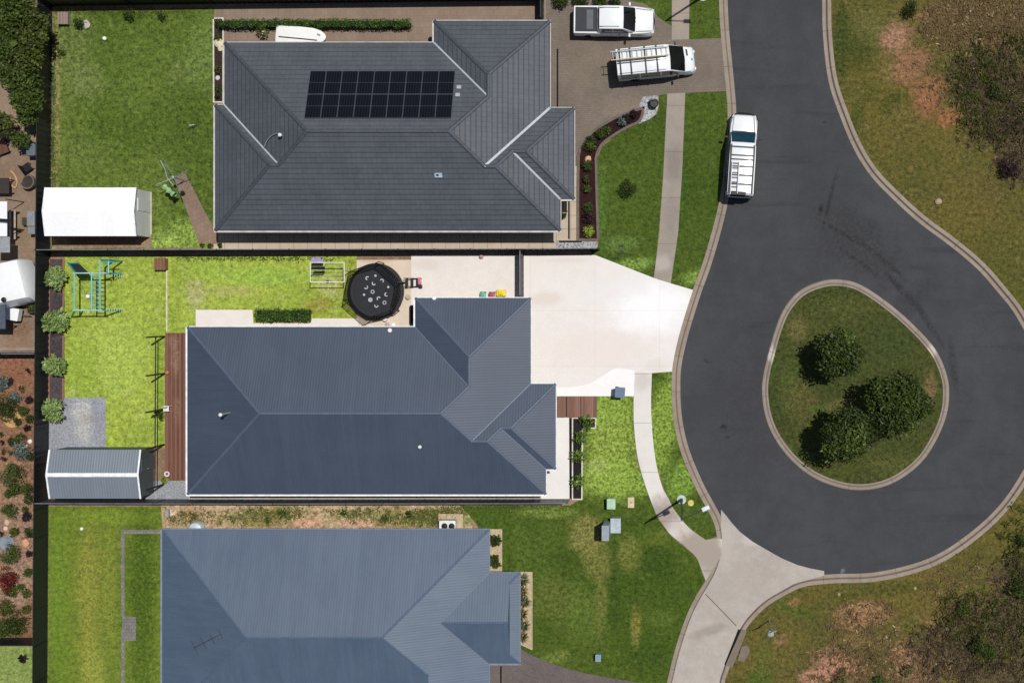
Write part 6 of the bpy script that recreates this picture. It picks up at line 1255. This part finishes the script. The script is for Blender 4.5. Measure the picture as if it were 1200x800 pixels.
rock('pale rock beside a small shrub on the north back lawn', 100.5, 29, .3, '#b3ada2', 1); rock('large cream rock in the narrow mulch bed', 256.5, 51, .3, '#d9cdb0', 2); rock('small cream rock below the large one in the mulch bed', 258, 57, .18, '#cfc2a4', 3); rock('round white stone low in the narrow mulch bed', 255, 91.5, .16, '#d0cdc6', 4)
rock('pale rock among the shrubs of the curved bed', 689, 186.5, .24, '#cfa98a', 5); rock('pale stone above the spreading shrub by the grey pond', 8, 612, .2, '#c9a890', 6); rock('paler stone just below another by the grey pond', 6.5, 619, .16, '#d5bfae', 7); rock('orange tan stone in the red garden near the fence', 29.5, 636, .28, '#c89a78', 8); rock('white stone beside the round grey green bush', 35, 517, .16, '#e0dcd4', 9); rock('bright white stone left of another by the grey green bush', 31, 523, .12, '#f0eeea', 10)
rock('pale stone on the upper grass verge', 1099.5, 236, .22, '#a8977c', 11); rock('pale stone on the lower verge beside the sign post', 903, 742, .22, '#9da2a2', 12); rock('tan stone on the lower verge grass', 1072, 689, .12, '#a39266', 13); rock('small tan stone near the left of the lower verge', 983, 696, .12, '#a39266', 14)
q = P(8, 636); tag(MB().lathe((q.x, q.y, 0), [(.45, .0), (.5, .06), (.44, .1), (.3, .05)], 16).build('bird_bath', plain('grey_blue_stone', '#7c8790', .7)), 'grey round pond bowl in the red garden', 'bowl')
q = P(15, 490); tag(MB().ring((q.x, q.y), .34, .6, 0, .06, 24).build('stone_ring', plain('tan_stone_ring', '#b8935f', .9)), 'tan stone ring on the red garden soil', 'edging')
# dark pots
for (px, py, r, h, lb) in ((766.5, 122.5, .3, .45, 'round black pot on the white pebble patch'),):
    q = P(px, py); b = thing('plant_pot', lb, 'pot', (q.x, q.y, .03)); MB().lathe((0, 0, 0), [(r * .7, 0), (r, h), (r * .9, h + .03), (r * .8, h - .06)], 20).build('pot', blk, b, smooth=True); MB().lathe((0, 0, h - .12), [(r * .8, 0), (r * .78, .04)], 16).build('soil', mulch_m, b)
q = P(765, 118.5); tag(MB().box((q.x, q.y, .3), (.42, .1, .6), R(10)).build('letterbox', plain('dark_letterbox', '#4a4d52', .5), bevel=.02), 'slim grey letterbox beside the black pot', 'letterbox')
q = P(311, 39.5); b = thing('potted_plant', 'small potted plant on the pink paving left of the boat', 'potted plant', (q.x, q.y, .02)); MB().lathe((0, 0, 0), [(.12, 0), (.18, .3), (.15, .32)], 14).build('pot', plain('cream_pot', '#c9c096', .7), b); leaves('foliage', [(q.x, q.y, .55, .25, .25, .25)], 60, .2, lf_olive, b, 400, radial=True)
# steps of dark little blocks on the front lawn
for k, (px, py) in enumerate(((728, 288.3), (727, 296))): tag(MB().box(P(px, py, .04), (.3, .1, .1), R(8)).build('lawn_peg', blk), ['upper', 'lower'][k] + ' dark peg lying on the dark front lawn', 'peg')
# air conditioner of the bottom house
q = P(526.5, 613.5, .6); b = thing('air_conditioner', 'white air conditioner with two black fans on a slab at the plain roof', 'air conditioner', (q.x, q.y, 0)); 
MB().box((0, .0, .05), (1.6, 1.1, .1)).build('slab', sand_m, b); MB().box((-.08, -.12, .5), (1.05, .75, .8)).build('cabinet', plain('white_cabinet', '#e4e6e6', .4), b, bevel=.03)
for s in (-1, 1): MB().lathe((-.02 + s * .23, -.1, .9), [(.2, 0), (.2, .03), (.05, .04)], 18).build('fan', blk, b)
tag(MB().box(P(197, 601, .15), (.16, .5, .3)).build('meter_box', kg2, bevel=.02), 'grey meter box in the dirt at the corner of the plain roof', 'meter box')
tag(MB().lathe(P(229, 620, .5), [(.5, -.5), (.5, -.1), (.42, .1), (.2, .2)], 20).build('water_drum', plain('pale_drum', '#b8c4cc', .4), smooth=True), 'pale round drum at the top edge of the plain roof', 'drum')

# ================================================================ western neighbour: caravan, awning, patio things
wgel = plain('caravan_white', '#eceeee', .3, .5, 0, .04)
q = P(8, 335); b = thing('caravan', 'white rounded caravan cut by the left edge of the picture', 'caravan', (P(8, 334, 1.2).x, P(8, 334, 1.2).y, 0), R(-78))
secs = []
for x, w_, z0, z1 in [(-1.45, 1.35, .6, 1.6), (-1.3, 1.55, .5, 2.2), (-.6, 1.7, .45, 2.45), (.6, 1.75, .45, 2.45), (1.15, 1.7, .5, 2.3), (1.38, 1.6, .6, 1.7), (1.42, 1.5, .7, 1.1)]:
    secs.append([(x, -w_, z0), (x, -w_, z1 - .3), (x, -w_ + .12, z1 - .06), (x, -w_ + .35, z1), (x, w_ - .35, z1), (x, w_ - .12, z1 - .06), (x, w_, z1 - .3), (x, w_, z0)])
MB().loft(secs).build('body', wgel, b, smooth=True)
MB().lathe((1.02, .25, 2.36), [(.16, 0), (.16, .06), (.05, .09)], 16).build('vent', blk, b); MB().box((.2, -1.755, 1.5), (.9, .03, .6)).build('window', tint, b); wheels(b, (0,), 1.45, .33)
q = P(2, 365, 2.0); b = thing('carport_roof', 'dark slate flat shelter roof at the left edge beside the caravan', 'shelter', (q.x, q.y, 0)); MB().box((-.4, 0, 2.0), (1.3, 2.2, .08)).build('roof', plain('slate_sheet', '#4b5563', .5), b)
for s in (-1, 1): MB().tube([(-.1, s * .95, 0), (-.1, s * .95, 2.0)], .04).build('post', blk, b)
q = P(17, 368, .5); b = thing('utility_trailer', 'small white trailer box behind the caravan', 'trailer', (q.x, q.y, 0), R(-10)); MB().box((0, 0, .6), (.85, .8, .5)).build('box', wgel, b, bevel=.04); wheels(b, (0,), .42, .26, .16); MB().tube([(.4, 0, .4), (1.0, .05, .35)], .03).build('drawbar', rim_m, b)
q = P(37, 360, .6); b = thing('planter_cube', 'dark green square planter beside the charcoal fence', 'planter', (q.x, q.y, 0)); MB().box((0, 0, .3), (.55, .75, .6)).build('box', plain('dark_green_box', '#2e3524', .7), b, bevel=.02); leaves('foliage', [(q.x, q.y, .66, .26, .34, .12)], 120, .12, lf_dark, b, 410)
q = P(1, 250, 2.2); b = thing('awning', 'white fabric awning with grey end at the left edge', 'awning', (q.x, q.y, 0))
MB().box((-.1, -.35, 2.2), (1.0, 2.2, .04)).build('canopy', wgel, b); MB().box((.0, -1.98, 2.15), (1.1, 1.0, .04)).build('grey_panel', plain('grey_awning', '#8f9396', .6), b)
for s in (-1, 1): MB().tube([(.3, s * .9, 0), (.3, s * .9, 2.2)], .03).build('post', blk, b)
tag(MB().box(P(4, 258, 2.55), (1.1, .18, .06), R(-4)).build('awning_bar', blk), 'dark bar lying across the white awning', 'bar')
q = P(12, 263, .4); b = thing('bench_slats', 'slatted timber bench beside the white awning', 'bench', (q.x, q.y, 0))
for k in range(3): MB().box((-.3 + .3 * k, 0, .42), (.14, 1.9, .04)).build('slat', plain('pale_bench_timber', '#a8968a', .7), b)
for s in (-1, 1): MB().box((0, s * .8, .2), (.85, .08, .4)).build('leg', plain('dark_deck_fascia', '#3a241b'), b)
q = P(32.5, 213, .5); b = thing('fire_pit_chair', 'round dark cushioned tub chair on the tan paving', 'chair', (q.x, q.y, 0)); MB().lathe((0, 0, 0), [(.3, .02), (.42, .35), (.4, .42), (.32, .4)], 20).build('seat', plain('dark_brown_cushion', '#3b322d', .8), b, smooth=True); MB().ring((0, 0), .40, .47, .36, .62, 20, 190, 440).build('backrest', plain('grey_wicker', '#6d675f', .7), b)
q = P(3, 218, .6); b = thing('garden_table', 'dark garden table at the left edge of the tan patio', 'table', (q.x, q.y, 0)); MB().box((0, 0, .72), (1.0, 1.0, .05)).build('tabletop', plain('dark_table', '#332c28', .6), b)
for sx in (-1, 1):
    for sy in (-1, 1): MB().box((sx * .42, sy * .42, .35), (.06, .06, .7)).build('leg', blk, b)
q = P(15.5, 212, .3); tag(MB().tube([P(x_, y_, .08) for x_, y_ in spline([(12, 200), (17, 205), (20, 213), (18, 220), (13, 216), (12, 208)], 4)], .05, 6).build('garden_hose', plain('tan_hose', '#c79a72', .6)), 'loose tan hose on the neighbour patio', 'hose')
q = P(30.5, 259.5, .4); b = thing('storage_box', 'small dark green box on the tan paving beside the fence', 'box', (q.x, q.y, 0)); MB().box((0, 0, .2), (.46, .46, .4)).build('box', plain('dark_olive_box', '#3c3d30', .7), b, bevel=.02); MB().box((0, 0, .41), (.5, .5, .04)).build('lid', plain('dark_olive_box', '#3c3d30'), b)
q = P(40, 262, .5); b = thing('barbecue', 'grey barbecue with open lid against the charcoal fence', 'barbecue', (q.x, q.y, 0)); MB().box((0, .3, .85), (.5, 1.0, .2)).build('hood', plain('grey_bbq', '#83878a', .4), b, bevel=.04); MB().box((0, -.45, .8), (.42, .5, .06)).build('side_shelf', plain('grey_bbq', '#83878a'), b)
for sx in (-1, 1):
    for y_ in (-.5, .7): MB().box((sx * .2, y_, .38), (.04, .04, .76)).build('leg', blk, b)
q = P(1, 172, .5); b = thing('timber_seat', 'brown timber seat at the left edge of the neighbour patio', 'seat', (q.x, q.y, 0), R(20)); MB().box((0, 0, .4), (.7, .9, .06)).build('seat', timber_mat('seat_boards', '#4d3428', '#644638', .15, 0), b); MB().box((-.3, 0, .7), (.06, .9, .5)).build('backrest', plain('dark_deck_fascia', '#3a241b'), b)
for s in (-1, 1): MB().box((0, s * .38, .2), (.6, .06, .4)).build('leg', plain('dark_deck_fascia', '#3a241b'), b)
q = P(31, 196, .5); b = thing('patio_chair', 'dark patio chair between the tub chair and the lime tree', 'chair', (q.x, q.y, 0), R(35)); MB().box((0, 0, .42), (.5, .5, .06)).build('seat', blk, b, bevel=.02); MB().box((-.24, 0, .68), (.05, .5, .5)).build('backrest', blk, b)
for sx in (-1, 1):
    for sy in (-1, 1): MB().box((sx * .2, sy * .2, .2), (.04, .04, .4)).build('leg', blk, b)
q = P(39, 176, .6); b = thing('grey_cabinet', 'grey cabinet tucked against the fence under the lime tree', 'cabinet', (q.x, q.y, 0)); MB().box((0, 0, .5), (.5, .8, 1.0)).build('box', plain('blue_grey_cabinet_b', '#5d6872', .5), b, bevel=.02); MB().box((.255, 0, .5), (.02, .7, .9)).build('door', kg2, b)
tag(MB().box(P(24, 409, .1), (2.6, .22, .2)).build('sleeper', plain('grey_sleeper', '#8d8076', .8)), 'long grey sleeper near the caravan yard fence', 'sleeper')
